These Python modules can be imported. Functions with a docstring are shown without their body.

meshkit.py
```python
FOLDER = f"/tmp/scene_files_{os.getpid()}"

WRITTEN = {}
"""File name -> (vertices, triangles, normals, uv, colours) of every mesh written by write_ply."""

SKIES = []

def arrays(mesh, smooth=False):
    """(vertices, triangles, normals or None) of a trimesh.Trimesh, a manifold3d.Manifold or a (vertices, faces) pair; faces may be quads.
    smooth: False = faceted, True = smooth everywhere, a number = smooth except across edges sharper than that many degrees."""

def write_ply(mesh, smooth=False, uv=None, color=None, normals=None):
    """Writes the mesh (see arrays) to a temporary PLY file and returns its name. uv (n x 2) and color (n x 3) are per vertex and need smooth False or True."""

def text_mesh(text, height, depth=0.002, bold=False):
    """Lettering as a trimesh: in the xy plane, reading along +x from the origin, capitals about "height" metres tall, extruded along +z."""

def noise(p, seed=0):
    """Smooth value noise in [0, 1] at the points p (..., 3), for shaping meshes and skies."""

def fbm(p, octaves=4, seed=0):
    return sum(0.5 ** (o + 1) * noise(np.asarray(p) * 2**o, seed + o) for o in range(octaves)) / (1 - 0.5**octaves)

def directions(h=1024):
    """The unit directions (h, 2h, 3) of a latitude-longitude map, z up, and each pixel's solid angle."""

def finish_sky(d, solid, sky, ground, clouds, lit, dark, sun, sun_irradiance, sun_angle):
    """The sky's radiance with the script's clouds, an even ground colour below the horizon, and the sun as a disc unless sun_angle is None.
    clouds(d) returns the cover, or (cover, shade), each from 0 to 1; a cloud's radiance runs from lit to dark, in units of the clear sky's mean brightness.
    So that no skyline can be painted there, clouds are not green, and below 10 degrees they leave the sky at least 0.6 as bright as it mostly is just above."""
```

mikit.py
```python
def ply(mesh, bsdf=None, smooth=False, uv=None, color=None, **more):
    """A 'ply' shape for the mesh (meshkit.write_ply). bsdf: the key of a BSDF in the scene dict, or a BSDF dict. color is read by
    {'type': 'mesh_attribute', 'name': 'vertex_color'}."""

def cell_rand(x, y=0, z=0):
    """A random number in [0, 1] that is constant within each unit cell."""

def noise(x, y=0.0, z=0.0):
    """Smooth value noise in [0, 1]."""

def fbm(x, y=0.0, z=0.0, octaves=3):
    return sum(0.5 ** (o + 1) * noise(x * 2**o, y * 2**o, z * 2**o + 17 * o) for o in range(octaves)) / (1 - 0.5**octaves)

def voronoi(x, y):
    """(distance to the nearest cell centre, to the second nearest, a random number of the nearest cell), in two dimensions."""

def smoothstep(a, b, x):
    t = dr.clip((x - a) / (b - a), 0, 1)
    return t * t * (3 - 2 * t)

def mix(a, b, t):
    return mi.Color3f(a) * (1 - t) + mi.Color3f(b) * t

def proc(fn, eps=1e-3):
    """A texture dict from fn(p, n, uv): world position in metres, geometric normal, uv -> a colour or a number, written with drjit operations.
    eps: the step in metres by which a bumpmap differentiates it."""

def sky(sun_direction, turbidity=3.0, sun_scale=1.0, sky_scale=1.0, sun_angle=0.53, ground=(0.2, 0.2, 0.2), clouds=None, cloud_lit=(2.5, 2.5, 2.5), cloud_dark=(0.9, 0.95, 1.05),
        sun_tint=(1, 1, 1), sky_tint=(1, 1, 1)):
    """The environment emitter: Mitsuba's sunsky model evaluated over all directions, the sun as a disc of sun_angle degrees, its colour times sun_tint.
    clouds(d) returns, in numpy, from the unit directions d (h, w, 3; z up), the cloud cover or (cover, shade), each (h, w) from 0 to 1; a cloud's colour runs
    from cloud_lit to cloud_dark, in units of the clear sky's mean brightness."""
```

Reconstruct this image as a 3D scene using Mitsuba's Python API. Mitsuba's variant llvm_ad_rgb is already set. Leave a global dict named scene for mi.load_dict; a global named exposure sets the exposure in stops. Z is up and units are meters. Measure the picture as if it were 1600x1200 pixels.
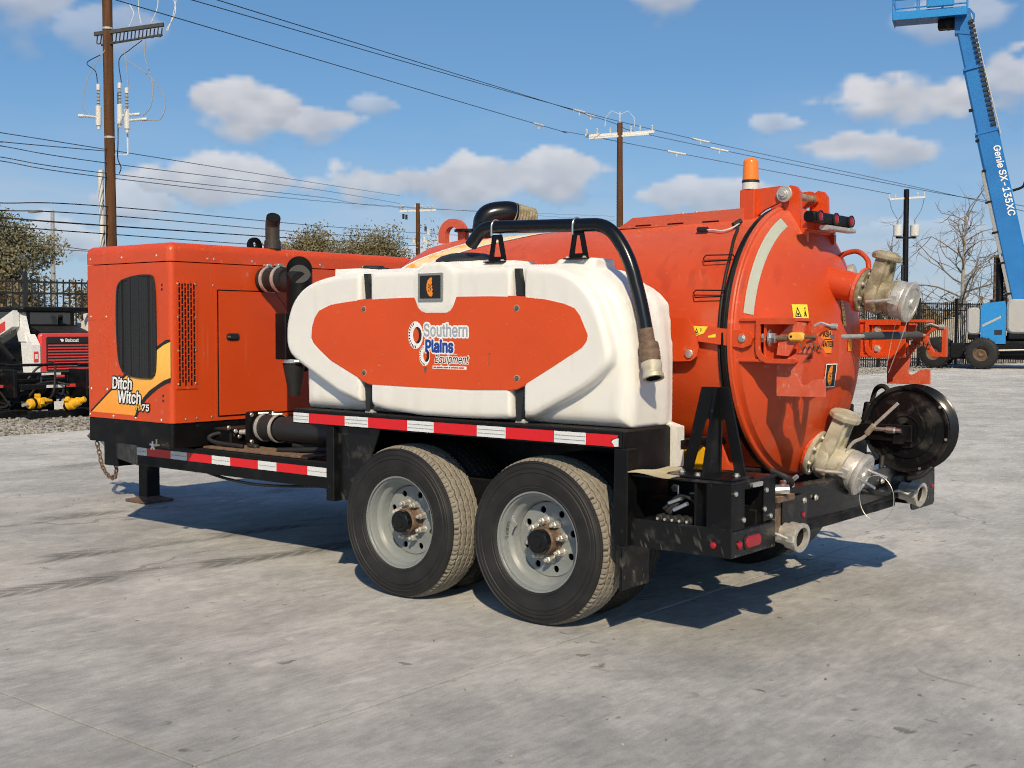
import math
import numpy as np, trimesh, manifold3d, mitsuba as mi, drjit as dr
import mikit, meshkit
from mikit import proc, noise, fbm, smoothstep, mix, cell_rand
from shapely.geometry import Polygon, box as sbox, Point
from shapely import affinity
from shapely.ops import unary_union

T = mi.ScalarTransform4f
rng = np.random.default_rng(7)
scene, labels = {}, {}

# ------------------------------------------------------------------ camera, light
EYE = np.array([3.4267, -4.3969, 1.3859])
FWD = np.array([-0.629215, 0.775788, -0.047343])
scene['camera'] = {'type': 'perspective', 'fov': 45.81, 'fov_axis': 'x', 'near_clip': 0.05, 'far_clip': 6000.0,
                   'to_world': T().look_at(origin=EYE.tolist(), target=(EYE + FWD).tolist(), up=[-0.03211717, 0.03490788, 0.99887433])}
SUN = (0.57, -0.64, 0.64)
exposure = 1.56


def clouds(d):
    az = np.degrees(np.arctan2(d[..., 1], d[..., 0]))
    el = np.degrees(np.arcsin(np.clip(d[..., 2], -1, 1)))
    # cloud plane coordinates for the open sky, angular ones for the low cumulus banks
    q = d / np.maximum(d[..., 2:3], 0.05)
    ang = np.stack([az / 5.0, el / 2.6, az * 0], -1)
    f = meshkit.fbm(ang * 1.6 + 3.1, 5, seed=11)
    f2 = meshkit.fbm(ang * 5.0 + 9.1, 3, seed=23)
    n = 0.7 * f + 0.3 * f2
    banks = [(141.0, 10.3, 3.2, 1.7, 1.0), (138.2, 9.5, 2.6, 1.0, .95), (142.5, 6.7, 4.6, 1.5, .95), (136.8, 6.6, 3.6, 1.2, .9), (131.4, 7.0, 3.6, 1.5, .95),
             (126.6, 7.3, 3.0, 1.4, .95), (120.0, 6.2, 3.8, 1.3, .85), (111.5, 10.2, 4.4, 1.7, 1.0), (112.5, 8.2, 5.0, 1.2, .95), (106.0, 11.2, 3.2, 1.9, .9), (146.5, 5.6, 3.0, 1.0, .8),
             (109.3, 13.6, 3.2, 1.2, .6), (121.8, 15.2, 2.2, .8, .8), (151.0, 14.4, 3.6, 1.6, .75), (147.5, 13.2, 3.0, 1.3, .5), (116.8, 9.3, 1.6, .6, .7),
             (135.8, 10.2, 1.6, .5, .6), (150.0, 4.0, 3.0, 1.4, .8), (133.0, 3.2, 6.0, 1.3, .75), (121.0, 3.4, 6.0, 1.1, .6), (110.0, 4.2, 5.0, 1.0, .6),
             (166, 8, 7, 2.2, .9), (182, 11, 9, 2.6, .9), (205, 9, 9, 2.2, .9), (95, 10, 6, 2.4, .9), (78, 12, 9, 2.6, .9), (60, 8, 8, 2.2, .9),
             (30, 10, 9, 2.4, .9), (5, 12, 8, 2.4, .9), (-30, 9, 9, 2.2, .9), (-60, 11, 9, 2.6, .9), (-100, 8, 9, 2.2, .9), (-140, 10, 9, 2.4, .9)]
    bumps = meshkit.fbm(np.stack([az / 1.5, el / 1.0, az * 0], -1) + 4.4, 5, seed=31)
    cover, shade = np.zeros_like(az), np.zeros_like(az)
    for a, e, w, h, s in banks:
        u = (np.mod(az - a + 180, 360) - 180) / w
        v = (el - e) / h
        top = np.exp(-(u * u) * 1.1) * (.55 + 1.15 * f) - np.maximum(v, 0) * .80          # ragged towers over a flat grey base
        soft = np.where(v > 0, .24, .24 + .6 * np.clip(-v, 0, 1.4))
        t = (top - .42 + (bumps - .5) * 1.25 - .45 * np.maximum(-v - .35, 0)) / soft
        t = np.clip(t, 0, 1)
        c = t * t * (3 - 2 * t) * s
        k = np.clip(.42 - .62 * v + (f2 - .5) * 1.1, 0, 1)
        shade = np.where(c > cover, k, shade)
        cover = np.maximum(cover, c)
    cover = cover * .92
    hi = meshkit.fbm(q * np.array([.5, .5, 0]) + 2.0, 5, seed=5)
    cover = np.maximum(cover, np.clip((hi - 0.55) * 3.0, 0, 1) * 0.7 * np.clip((el - 17) / 10, 0, 1))
    low = meshkit.fbm(np.stack([az / 6.0, el / 1.6, az * 0], -1) + 1.7, 5, seed=41)
    veil = (.44 + 1.6 * np.clip(low - .42, 0, .34)) * np.exp(-(np.maximum(el, 0) / 6.6) ** 2) + .05
    return np.maximum(cover, veil), np.where(cover > veil, shade, .50)


scene['sky'] = mikit.sky(SUN, turbidity=3.0, clouds=clouds, cloud_lit=(3.1, 3.06, 3.14), cloud_dark=(1.95, 2.03, 2.24), ground=(.23, .22, .2),
                         sky_scale=.90, sky_tint=(.62, .97, 1.24), sun_tint=(1.03, 1.06, 1.07))


# ------------------------------------------------------------------ helpers
def numbered(k):
    if k not in used:
        used.add(k)
        return k
    i = counts.get(k, 0) + 1
    while '%s_%03d' % (k, i) in used:
        i += 1
    counts[k] = i
    used.add('%s_%03d' % (k, i))
    return '%s_%03d' % (k, i)


used, counts = set(), {}


def thing(name, label, cat, group=None):
    k = numbered(name)
    labels[k] = {'label': label, 'category': cat}
    if group:
        labels[k]['group'] = group
    return k


def add(name, mesh, mat, parent=None, smooth=False, label=None, kind=None, to=None):
    k = numbered(parent + '__' + name if parent else name)
    scene[k] = dict(mesh, bsdf={'type': 'ref', 'id': mat}) if isinstance(mesh, dict) else mikit.ply(mesh, mat, smooth=smooth)
    if to is not None:
        scene[k]['to_world'] = to
    if label or kind:
        labels[k] = {}
        if label:
            labels[k]['label'] = label
        if kind:
            labels[k]['kind'] = kind
    return k


def man(m):
    return manifold3d.Manifold(manifold3d.Mesh(np.asarray(m.vertices, np.float32), np.asarray(m.faces, np.uint32)))


def tri(m):
    a = m.to_mesh()
    return trimesh.Trimesh(a.vert_properties[:, :3], a.tri_verts, process=False)


def cat(*ms):
    return trimesh.util.concatenate([m for x in ms for m in (x if isinstance(x, (list, tuple)) else [x])])


def hull(pts):
    return tri(manifold3d.Manifold.hull_points(np.asarray(pts, np.float32)))


def bx(x0, x1, y0, y1, z0, z1, b=0.004):
    """A box with chamfered edges."""
    b = min(b, (x1 - x0) * .3, (y1 - y0) * .3, (z1 - z0) * .3)
    if b <= 0:
        m = trimesh.creation.box((x1 - x0, y1 - y0, z1 - z0))
        m.apply_translation(((x0 + x1) / 2, (y0 + y1) / 2, (z0 + z1) / 2))
        return m
    lo, hi, p = np.array([x0, y0, z0]), np.array([x1, y1, z1]), []
    for s in np.ndindex(2, 2, 2):
        c = np.where(s, hi, lo)
        inn = np.where(s, hi - b, lo + b)
        for k in range(3):
            q = inn.copy()
            q[k] = c[k]
            p.append(q)
    return hull(p)


def rbox(x0, x1, y0, y1, z0, z1, r, axis='z', n=5, b=0.0):
    """A box whose four edges along axis are rounded."""
    i = 'xyz'.index(axis)
    lo, hi = [x0, y0, z0], [x1, y1, z1]
    u, v = [k for k in range(3) if k != i]
    pts = []
    for a, (sx, sy) in enumerate(((1, 1), (0, 1), (0, 0), (1, 0))):
        cx, cy = (hi[u] - r if sx else lo[u] + r), (hi[v] - r if sy else lo[v] + r)
        for t in np.linspace(a * math.pi / 2, (a + 1) * math.pi / 2, n):
            for w, rr in ((lo[i], r - b), (lo[i] + b, r), (hi[i] - b, r), (hi[i], r - b)):
                q = [0, 0, 0]
                q[u], q[v], q[i] = cx + rr * math.cos(t), cy + rr * math.sin(t), w
                pts.append(q)
    return hull(pts)


AX = {'x': (1, 2, 0), 'y': (0, 2, 1), 'z': (0, 1, 2)}


def prism(poly, axis, a, b):
    """A polygon (in the two other axes) extruded along axis from a to b."""
    if not isinstance(poly, Polygon) and not hasattr(poly, 'geoms'):
        poly = Polygon(poly)
    out = []
    for g in getattr(poly, 'geoms', [poly]):
        m = trimesh.creation.extrude_polygon(g.buffer(0), abs(b - a), engine='earcut')
        v = np.zeros_like(m.vertices)
        i, j, k = AX[axis]
        v[:, i], v[:, j], v[:, k] = m.vertices[:, 0], m.vertices[:, 1], m.vertices[:, 2] + min(a, b)
        m = trimesh.Trimesh(v, m.faces[:, ::-1] if axis == 'y' else m.faces, process=False)
        out.append(m)
    return cat(out)


def frames(p):
    p = np.asarray(p, float)
    t = np.gradient(p, axis=0)
    t /= np.linalg.norm(t, axis=1, keepdims=True) + 1e-12
    a = np.array([0, 0, 1.0]) if abs(t[0][2]) < .9 else np.array([1.0, 0, 0])
    u = np.cross(a, t[0])
    u /= np.linalg.norm(u)
    us = [u]
    for i in range(1, len(p)):
        u = us[-1] - t[i] * (us[-1] @ t[i])
        us.append(u / (np.linalg.norm(u) + 1e-12))
    us = np.array(us)
    return t, us, np.cross(t, us)


def tube(p, r, n=10, cap=True):
    p = np.asarray(p, float)
    t, u, v = frames(p)
    rs = np.broadcast_to(np.asarray(r, float), len(p))
    th = np.arange(n) * 2 * np.pi / n
    V = (p[:, None] + rs[:, None, None] * (np.cos(th)[None, :, None] * u[:, None] + np.sin(th)[None, :, None] * v[:, None])).reshape(-1, 3)
    i, j = np.meshgrid(np.arange(len(p) - 1), np.arange(n), indexing='ij')
    a, b = i * n + j, i * n + (j + 1) % n
    F = np.concatenate([np.stack([a, b, b + n], -1).reshape(-1, 3), np.stack([a, b + n, a + n], -1).reshape(-1, 3)])
    if cap:
        V = np.vstack([V, p[0], p[-1]])
        k, q = np.arange(n), len(V) - 2
        e = (len(p) - 1) * n
        F = np.vstack([F, np.stack([k * 0 + q, (k + 1) % n, k], -1), np.stack([k * 0 + q + 1, e + k, e + (k + 1) % n], -1)])
    return trimesh.Trimesh(V, F, process=False)


def smoothpath(p, n=8):
    """Catmull-Rom through the points."""
    p = np.asarray(p, float)
    q = np.vstack([2 * p[0] - p[1], p, 2 * p[-1] - p[-2]])
    out = []
    for i in range(1, len(q) - 2):
        for t in np.linspace(0, 1, n, endpoint=False):
            a, b, c, d = q[i - 1], q[i], q[i + 1], q[i + 2]
            out.append(.5 * (2 * b + (c - a) * t + (2 * a - 5 * b + 4 * c - d) * t * t + (3 * b - a - 3 * c + d) * t ** 3))
    return np.array(out + [p[-1]])


def filleted(p, r, n=8):
    """A polyline with arcs of radius r at its inner corners."""
    p = [np.asarray(x, float) for x in p]
    out = [p[0]]
    for a, b, c in zip(p, p[1:], p[2:]):
        u, v = (a - b) / np.linalg.norm(a - b), (c - b) / np.linalg.norm(c - b)
        k = min(r, .45 * np.linalg.norm(a - b), .45 * np.linalg.norm(c - b))
        for t in np.linspace(0, 1, n):
            out.append((1 - t) ** 2 * (b + u * k) + 2 * t * (1 - t) * b + t * t * (b + v * k))
    return np.array(out + [p[-1]])


def lathe(prof, o=(0, 0, 0), d=(0, 0, 1), n=28):
    """Profile [(radius, height)] turned about the axis d through o."""
    d = np.asarray(d, float) / np.linalg.norm(d)
    a = np.array([0, 0, 1.0]) if abs(d[2]) < .9 else np.array([1.0, 0, 0])
    u = np.cross(a, d)
    u /= np.linalg.norm(u)
    v = np.cross(d, u)
    th = np.arange(n) * 2 * np.pi / n
    ring = np.cos(th)[:, None] * u + np.sin(th)[:, None] * v
    V = np.concatenate([np.asarray(o) + d * h + r * ring for r, h in prof])
    m = len(prof)
    i, j = np.meshgrid(np.arange(m - 1), np.arange(n), indexing='ij')
    a, b = i * n + j, i * n + (j + 1) % n
    F = np.concatenate([np.stack([a, b, b + n], -1).reshape(-1, 3), np.stack([a, b + n, a + n], -1).reshape(-1, 3)])
    return trimesh.Trimesh(V, F, process=False)


def cyl(a, b, r, n=16, bev=0.0):
    a, b = np.asarray(a, float), np.asarray(b, float)
    L = np.linalg.norm(b - a)
    bev = min(bev, r * .4, L * .4)
    pr = [(0, 0), (r - bev, 0)] + ([(r, bev), (r, L - bev)] if bev else [(r, 0), (r, L)]) + [(r - bev, L), (0, L)]
    return lathe(pr, a, b - a, n)


def bolt(p, d, r=.008, h=.006):
    return lathe([(0, 0), (r * 1.5, 0), (r * 1.5, h * .3), (r, h * .3), (r, h), (0, h)], p, d, 6)


def text(s, h, o, u, v, depth=.0012, bold=True, sx=1.0, shear=0.0, grow=0.0):
    """Lettering with its lower left corner at o, reading along u with capitals along v."""
    m = meshkit.text_mesh(s, h, depth, bold)
    u, v, o = (np.asarray(x, float) for x in (u, v, o))
    w = np.cross(u, v)
    q = m.vertices
    m = trimesh.Trimesh(o + (q[:, :1] * sx + q[:, 1:2] * shear) * u + q[:, 1:2] * v + q[:, 2:] * w, m.faces, process=False)
    return m


def textpoly(s, h, bold=True, sx=1.0, shear=0.0):
    """The outline of a lettering as a shapely polygon."""
    m = meshkit.text_mesh(s, h, .001, bold)
    f = m.faces[(m.face_normals[:, 2] > .5)]
    g = unary_union([Polygon(m.vertices[t][:, :2]).buffer(h * .004) for t in f])
    return affinity.affine_transform(g, [sx, shear, 0, 1, 0, 0])


def onplane(poly, o, u, v, depth):
    """A flat polygon laid at o in the plane u, v, depth thick along u x v."""
    u, v, o = (np.asarray(x, float) for x in (u, v, o))
    w = np.cross(u, v)
    out = []
    for g in getattr(poly, 'geoms', [poly]):
        if g.is_empty or g.area < 1e-9:
            continue
        m = trimesh.creation.extrude_polygon(g, depth, engine='earcut')
        q = m.vertices
        out.append(trimesh.Trimesh(o + q[:, :1] * u + q[:, 1:2] * v + q[:, 2:] * w, m.faces, process=False))
    return cat(out)


def polysdf(P, X, Z):
    """Signed distance (inside negative) to the polygon P at the points X, Z."""
    P = np.asarray(P, float)
    d = np.full(X.shape, 1e9)
    ins = np.zeros(X.shape, bool)
    for (ax, az), (bx_, bz) in zip(P, np.roll(P, -1, 0)):
        ex, ez = bx_ - ax, bz - az
        t = np.clip(((X - ax) * ex + (Z - az) * ez) / (ex * ex + ez * ez), 0, 1)
        d = np.minimum(d, (X - ax - t * ex) ** 2 + (Z - az - t * ez) ** 2)
        c = ((az > Z) != (bz > Z)) & (X < ex * (Z - az) / (ez if ez else 1e-12) + ax)
        ins ^= c
    d = np.sqrt(d)
    return np.where(ins, -d, d)


def chaikin(P, k=2):
    P = np.asarray(P, float)
    for _ in range(k):
        Q = np.roll(P, -1, 0)
        P = np.stack([.75 * P + .25 * Q, .25 * P + .75 * Q], 1).reshape(-1, 2)
    return P


def nets(F, o, h):
    """The zero surface of the field F (negative inside) on a grid, as a mesh with shared vertices."""
    F = np.asarray(F, float)
    F = np.where(F == 0, 1e-9, F)
    s = F < 0
    shp = np.array(F.shape) - 1
    acc, num = np.zeros((*shp, 3)), np.zeros(shp)
    C = [(a, b, c) for a in (0, 1) for b in (0, 1) for c in (0, 1)]

    def sub(A, c):
        return A[c[0]:c[0] + shp[0], c[1]:c[1] + shp[1], c[2]:c[2] + shp[2]]

    for c in C:
        for k in range(3):
            if c[k] == 0:
                e = list(c)
                e[k] = 1
                f0, f1 = sub(F, c), sub(F, e)
                x = (f0 < 0) != (f1 < 0)
                t = np.where(x, f0 / np.where(x, f0 - f1, 1), 0)
                for q in range(3):
                    acc[..., q] += np.where(x, c[q] + (t if q == k else 0), 0)
                num += x
    act = num > 0
    idx = np.full(shp, -1)
    idx[act] = np.arange(act.sum())
    cells = np.argwhere(act)
    V = (cells + acc[act] / num[act][:, None]) * h + np.asarray(o)
    faces = []
    for k in range(3):
        a, b = [(1, 2), (2, 0), (0, 1)][k]
        sl0 = [slice(1, -1)] * 3
        sl0[k] = slice(0, -1)
        sl1 = list(sl0)
        sl1[k] = slice(1, None)
        x = s[tuple(sl0)] != s[tuple(sl1)]
        p = np.argwhere(x)
        off = np.array([1, 1, 1])
        off[k] = 0
        p = p + off
        neg = s[tuple(p.T)]

        def at(da, db):
            q = p.copy()
            q[:, a] -= da
            q[:, b] -= db
            return idx[tuple(q.T)]
        A, B, Cc, D = at(1, 1), at(0, 1), at(0, 0), at(1, 0)
        q = np.stack([A, B, Cc, D], 1)
        q[~neg] = q[~neg][:, ::-1]
        q = q[(q >= 0).all(1)]
        faces += [q[:, [0, 1, 2]], q[:, [0, 2, 3]]]
    return trimesh.Trimesh(V, np.vstack(faces), process=False)


def smin(a, b, k):
    h = np.clip(.5 + .5 * (b - a) / k, 0, 1)
    return b * (1 - h) + a * h - k * h * (1 - h)


def smax(a, b, k):
    return -smin(-a, -b, k)


def link(c, d, up, L=.034, w=.022, r=.0045):
    """One chain link at c along d."""
    d = np.asarray(d, float) / np.linalg.norm(d)
    s = np.cross(d, up)
    s /= np.linalg.norm(s)
    th = np.linspace(0, 2 * np.pi, 15)
    p = np.asarray(c) + np.outer(np.cos(th), d) * L / 2 + np.outer(np.sin(th), s) * w / 2
    return tube(p, r, 6, cap=False)


# ------------------------------------------------------------------ materials
def mat(key, color, rough=.5, metal=0.0, spec=.5, coat=0.0, bump=None, scale=1.0, eps=1e-3, **more):
    c = proc(color) if callable(color) else {'type': 'rgb', 'value': list(color)}
    b = {'type': 'principled', 'base_color': c, 'roughness': proc(rough) if callable(rough) else rough, 'metallic': metal, 'specular': spec, **more}
    if coat:
        b.update(clearcoat=coat, clearcoat_gloss=.85)
    if bump:
        b = {'type': 'bumpmap', 'arbitrary': proc(bump, eps), 'scale': scale, 'bsdf': b}
    scene[key] = {'type': 'twosided', 'bsdf': b}


ORANGE = (.62, .066, .012)


def c_orange(p, n, uv):
    f = fbm(p.x * 2.1, p.y * 2.1, p.z * 2.1, 3)
    g = noise(p.x * 45, p.y * 45, p.z * 14)
    c = mix((.53, .054, .008), (.62, .072, .011), f)
    streak = smoothstep(.80, .95, noise(p.x * 60, p.y * 60, p.z * 1.6)) * .16
    c = mix(c, (.60, .21, .13), streak)
    return mix(c, (.62, .32, .22), smoothstep(.90, .98, g) * .28)


def c_drum(p, n, uv):
    f = fbm(p.x * 3, p.y * 3, p.z * 3, 4)
    c = mix((.48, .050, .010), (.60, .074, .015), f)
    a = noise(p.x * 7, p.y * 40 + p.x * 30, p.z * 34)
    b = noise(p.x * 50 + p.z * 26, p.y * 6, p.z * 8)
    s = smoothstep(.84, .95, a) * .30 + smoothstep(.88, .97, b) * .30
    patch = smoothstep(.5, .75, fbm(p.x * 1.7 + 4, p.y * 1.7, p.z * 1.7, 3))
    runs = smoothstep(.58, .9, noise(p.x * 34, p.y * 34, p.z * 1.1)) * smoothstep(.35, .7, fbm(p.x * 2 + 7, p.y * 2, p.z * 2, 3))
    c = mix(c, (.30, .030, .010), runs * .42)
    c = mix(c, (.42, .23, .15), smoothstep(.60, .80, fbm(p.x * 5 + 3, p.y * 5, p.z * 5, 4)) * .16)
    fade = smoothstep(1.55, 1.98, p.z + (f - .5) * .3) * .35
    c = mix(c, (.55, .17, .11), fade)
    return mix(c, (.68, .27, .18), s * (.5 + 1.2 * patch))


def c_hook(p, n, uv):
    f = fbm(p.x * 22, p.y * 22, p.z * 22, 3)
    a = noise(p.x * 120, p.y * 120, p.z * 40)
    return mix(mix((.55, .065, .02), (.60, .14, .08), f), (.62, .36, .28), smoothstep(.72, .95, a) * .4)


def c_white(p, n, uv):
    f = fbm(p.x * 3, p.y * 3, p.z * 3, 3)
    c = mix((.715, .71, .668), (.765, .76, .73), f)
    d = smoothstep(.62, .9, noise(p.x * 30, p.y * 30, p.z * 4)) * .12 + smoothstep(1.05, .93, p.z) * .34 * f + smoothstep(.66, .82, fbm(p.x * 7, p.y * 7, p.z * 7, 4)) * .10
    return mix(c, (.50, .44, .34), d)


def c_black(p, n, uv):
    f = fbm(p.x * 9, p.y * 9, p.z * 9, 3)
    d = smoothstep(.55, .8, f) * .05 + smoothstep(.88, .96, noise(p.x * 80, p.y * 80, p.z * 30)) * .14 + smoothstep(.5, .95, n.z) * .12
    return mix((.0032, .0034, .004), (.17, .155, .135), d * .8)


def r_black(p, n, uv):
    return .30 + .35 * fbm(p.x * 14, p.y * 14, p.z * 14, 2)


def c_scraped(p, n, uv):
    f = fbm(p.x * 14, p.y * 14, p.z * 14, 4)
    s = smoothstep(.74, .92, noise(p.x * 90 + p.z * 30, p.y * 90, p.z * 20 + p.x * 12))
    low = smoothstep(.56, .42, p.z)
    return mix((.0045, .005, .006), (.28, .26, .23), smoothstep(.52, .78, f) * .12 + s * (.05 + .22 * low))


def c_rubber(p, n, uv):
    f = fbm(p.x * 12, p.y * 12, p.z * 12, 3)
    return mix((.0075, .008, .009), (.048, .046, .044), f * .42)


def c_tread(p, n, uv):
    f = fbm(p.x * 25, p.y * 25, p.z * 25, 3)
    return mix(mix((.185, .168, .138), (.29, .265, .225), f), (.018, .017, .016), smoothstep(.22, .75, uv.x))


def c_rim(p, n, uv):
    f = fbm(p.x * 10, p.y * 10, p.z * 10, 3)
    return mix((.165, .185, .186), (.25, .27, .27), f)


def c_rust(p, n, uv):
    f = fbm(p.x * 60, p.y * 60, p.z * 60, 3)
    return mix((.055, .035, .024), (.20, .13, .085), f)


def c_valve(p, n, uv):
    f = fbm(p.x * 26, p.y * 26, p.z * 26, 4)
    g = noise(p.x * 140, p.y * 140, p.z * 140)
    return mix(mix((.22, .185, .115), (.40, .35, .24), smoothstep(.3, .7, f)), (.08, .06, .04), smoothstep(.8, .95, g) * .5)


def c_pale(p, n, uv):
    f = fbm(p.x * 22, p.y * 22, p.z * 22, 4)
    return mix((.36, .325, .235), (.50, .47, .37), smoothstep(.3, .7, f))


def c_steel(p, n, uv):
    f = fbm(p.x * 40, p.y * 40, p.z * 40, 3)
    return mix((.38, .36, .32), (.74, .72, .67), f)


def c_concrete(p, n, uv):
    big = fbm(p.x * .35, p.y * .35, 0, 4)
    mid = fbm(p.x * 1.9 + 5, p.y * 1.7, 0, 5)
    stk = fbm(p.x * 6.5 + 3 * mid, p.y * 3.4 + 2 * big, 0, 5)
    blot = fbm(p.x * .8 + 21, p.y * .7 + 3, 0, 5)
    fine = noise(p.x * 70, p.y * 14)
    grit = noise(p.x * 190, p.y * 190)
    pit = fbm(p.x * 26 + 2 * mid, p.y * 19, 0, 2)
    cell = cell_rand(dr.floor((p.x - .283) / 4.572), dr.floor((p.y + 2.105) / 4.572), 3)
    v = .34 * big + .48 * mid + .56 * stk + .20 * fine + .22 * grit + .30 * pit + .06 * cell
    c = mix((.215, .217, .217), (.455, .455, .442), smoothstep(.52, 1.74, v))
    warm = smoothstep(.60, .8, fbm(p.x * .9 + 9, p.y * .9, 0, 3))
    c = mix(c, (.37, .33, .25), warm * .08)
    c = mix(c, (.135, .135, .132), smoothstep(.56, .78, blot) * .20)
    crack = smoothstep(.006, .002, dr.abs(fbm(p.x * .55 + 31, p.y * .55 + 13, 0, 5) - .5)) * smoothstep(.60, .72, noise(p.x * .7 + 8, p.y * .7 + 5))
    c = mix(c, (.09, .088, .082), crack * .45)
    scuff = smoothstep(.84, .95, noise(p.x * 26 + 40 + 6 * mid, p.y * 9)) * smoothstep(.4, .7, mid)
    c = mix(c, (.52, .50, .47), scuff * .4)
    spot = smoothstep(.90, .99, noise(p.x * 23 + 5 * stk, p.y * 17 + 4 * mid, 4.0)) * smoothstep(.5, .62, noise(p.x * 2.1, p.y * 2.1))
    c = mix(c, (.10, .095, .09), spot * .7)

    def track(x0, w, lean):
        x = p.x - x0 - lean * p.y
        lugs = .45 + .55 * smoothstep(.25, .6, dr.abs(dr.sin(p.y * 24 + dr.abs(x) * 40)))
        wob = fbm(p.x * 3 + x0, p.y * 2.2, 0, 3)
        return smoothstep(w, w * .45, dr.abs(x)) * lugs * smoothstep(.34, .66, wob)
    t = track(-2.33, .16, .16) + track(-3.16, .16, .10) + .8 * track(-4.6, .17, .05) + .5 * track(-7.2, .18, -.1)
    c = mix(c, (.075, .073, .07), dr.minimum(t, 1) * .75 * smoothstep(8, 1, p.y))
    return c


def b_concrete(p, n, uv):
    return .6 * noise(p.x * 120, p.y * 5) + .8 * fbm(p.x * 14, p.y * 9, 0, 3)


def c_gravel(p, n, uv):
    d, e, r = mikit.voronoi(p.x * 16, p.y * 16)
    big = fbm(p.x * .6, p.y * .6, 0, 3)
    return mix((.12, .112, .10), (.46, .44, .40), r * .6 + .4 * big - .3 * smoothstep(.35, .6, d))


def c_field(p, n, uv):
    f = fbm(p.x * .12, p.y * .12, 0, 4)
    g = fbm(p.x * 1.3, p.y * 1.3, 0, 3)
    return mix((.13, .105, .065), (.27, .235, .16), .5 * f + .5 * g)


def c_wood(p, n, uv):
    f = noise(p.x * 14, p.y * 14, p.z * .5)
    g = fbm(p.x * 30, p.y * 30, p.z * 1.2, 2)
    return mix((.042, .021, .012), (.165, .078, .036), f * .6 + g * .5 - .05)


def c_bark(p, n, uv):
    f = fbm(p.x * 5, p.y * 5, p.z * 2, 3)
    return mix((.10, .085, .07), (.30, .265, .22), f)


def c_palebark(p, n, uv):
    f = fbm(p.x * 5, p.y * 5, p.z * 3, 3)
    return mix((.17, .145, .115), (.50, .46, .39), f)


def leaf(key, a, b):
    def c(p, n, uv):
        return mix(a, b, .5 * fbm(p.x * .8, p.y * .8, p.z * .8, 2) + .5 * cell_rand(p.x * 7, p.y * 7, p.z * 7))
    scene[key] = {'type': 'twosided', 'bsdf': {'type': 'principled', 'base_color': proc(c), 'roughness': .7, 'specular': .3}}


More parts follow.
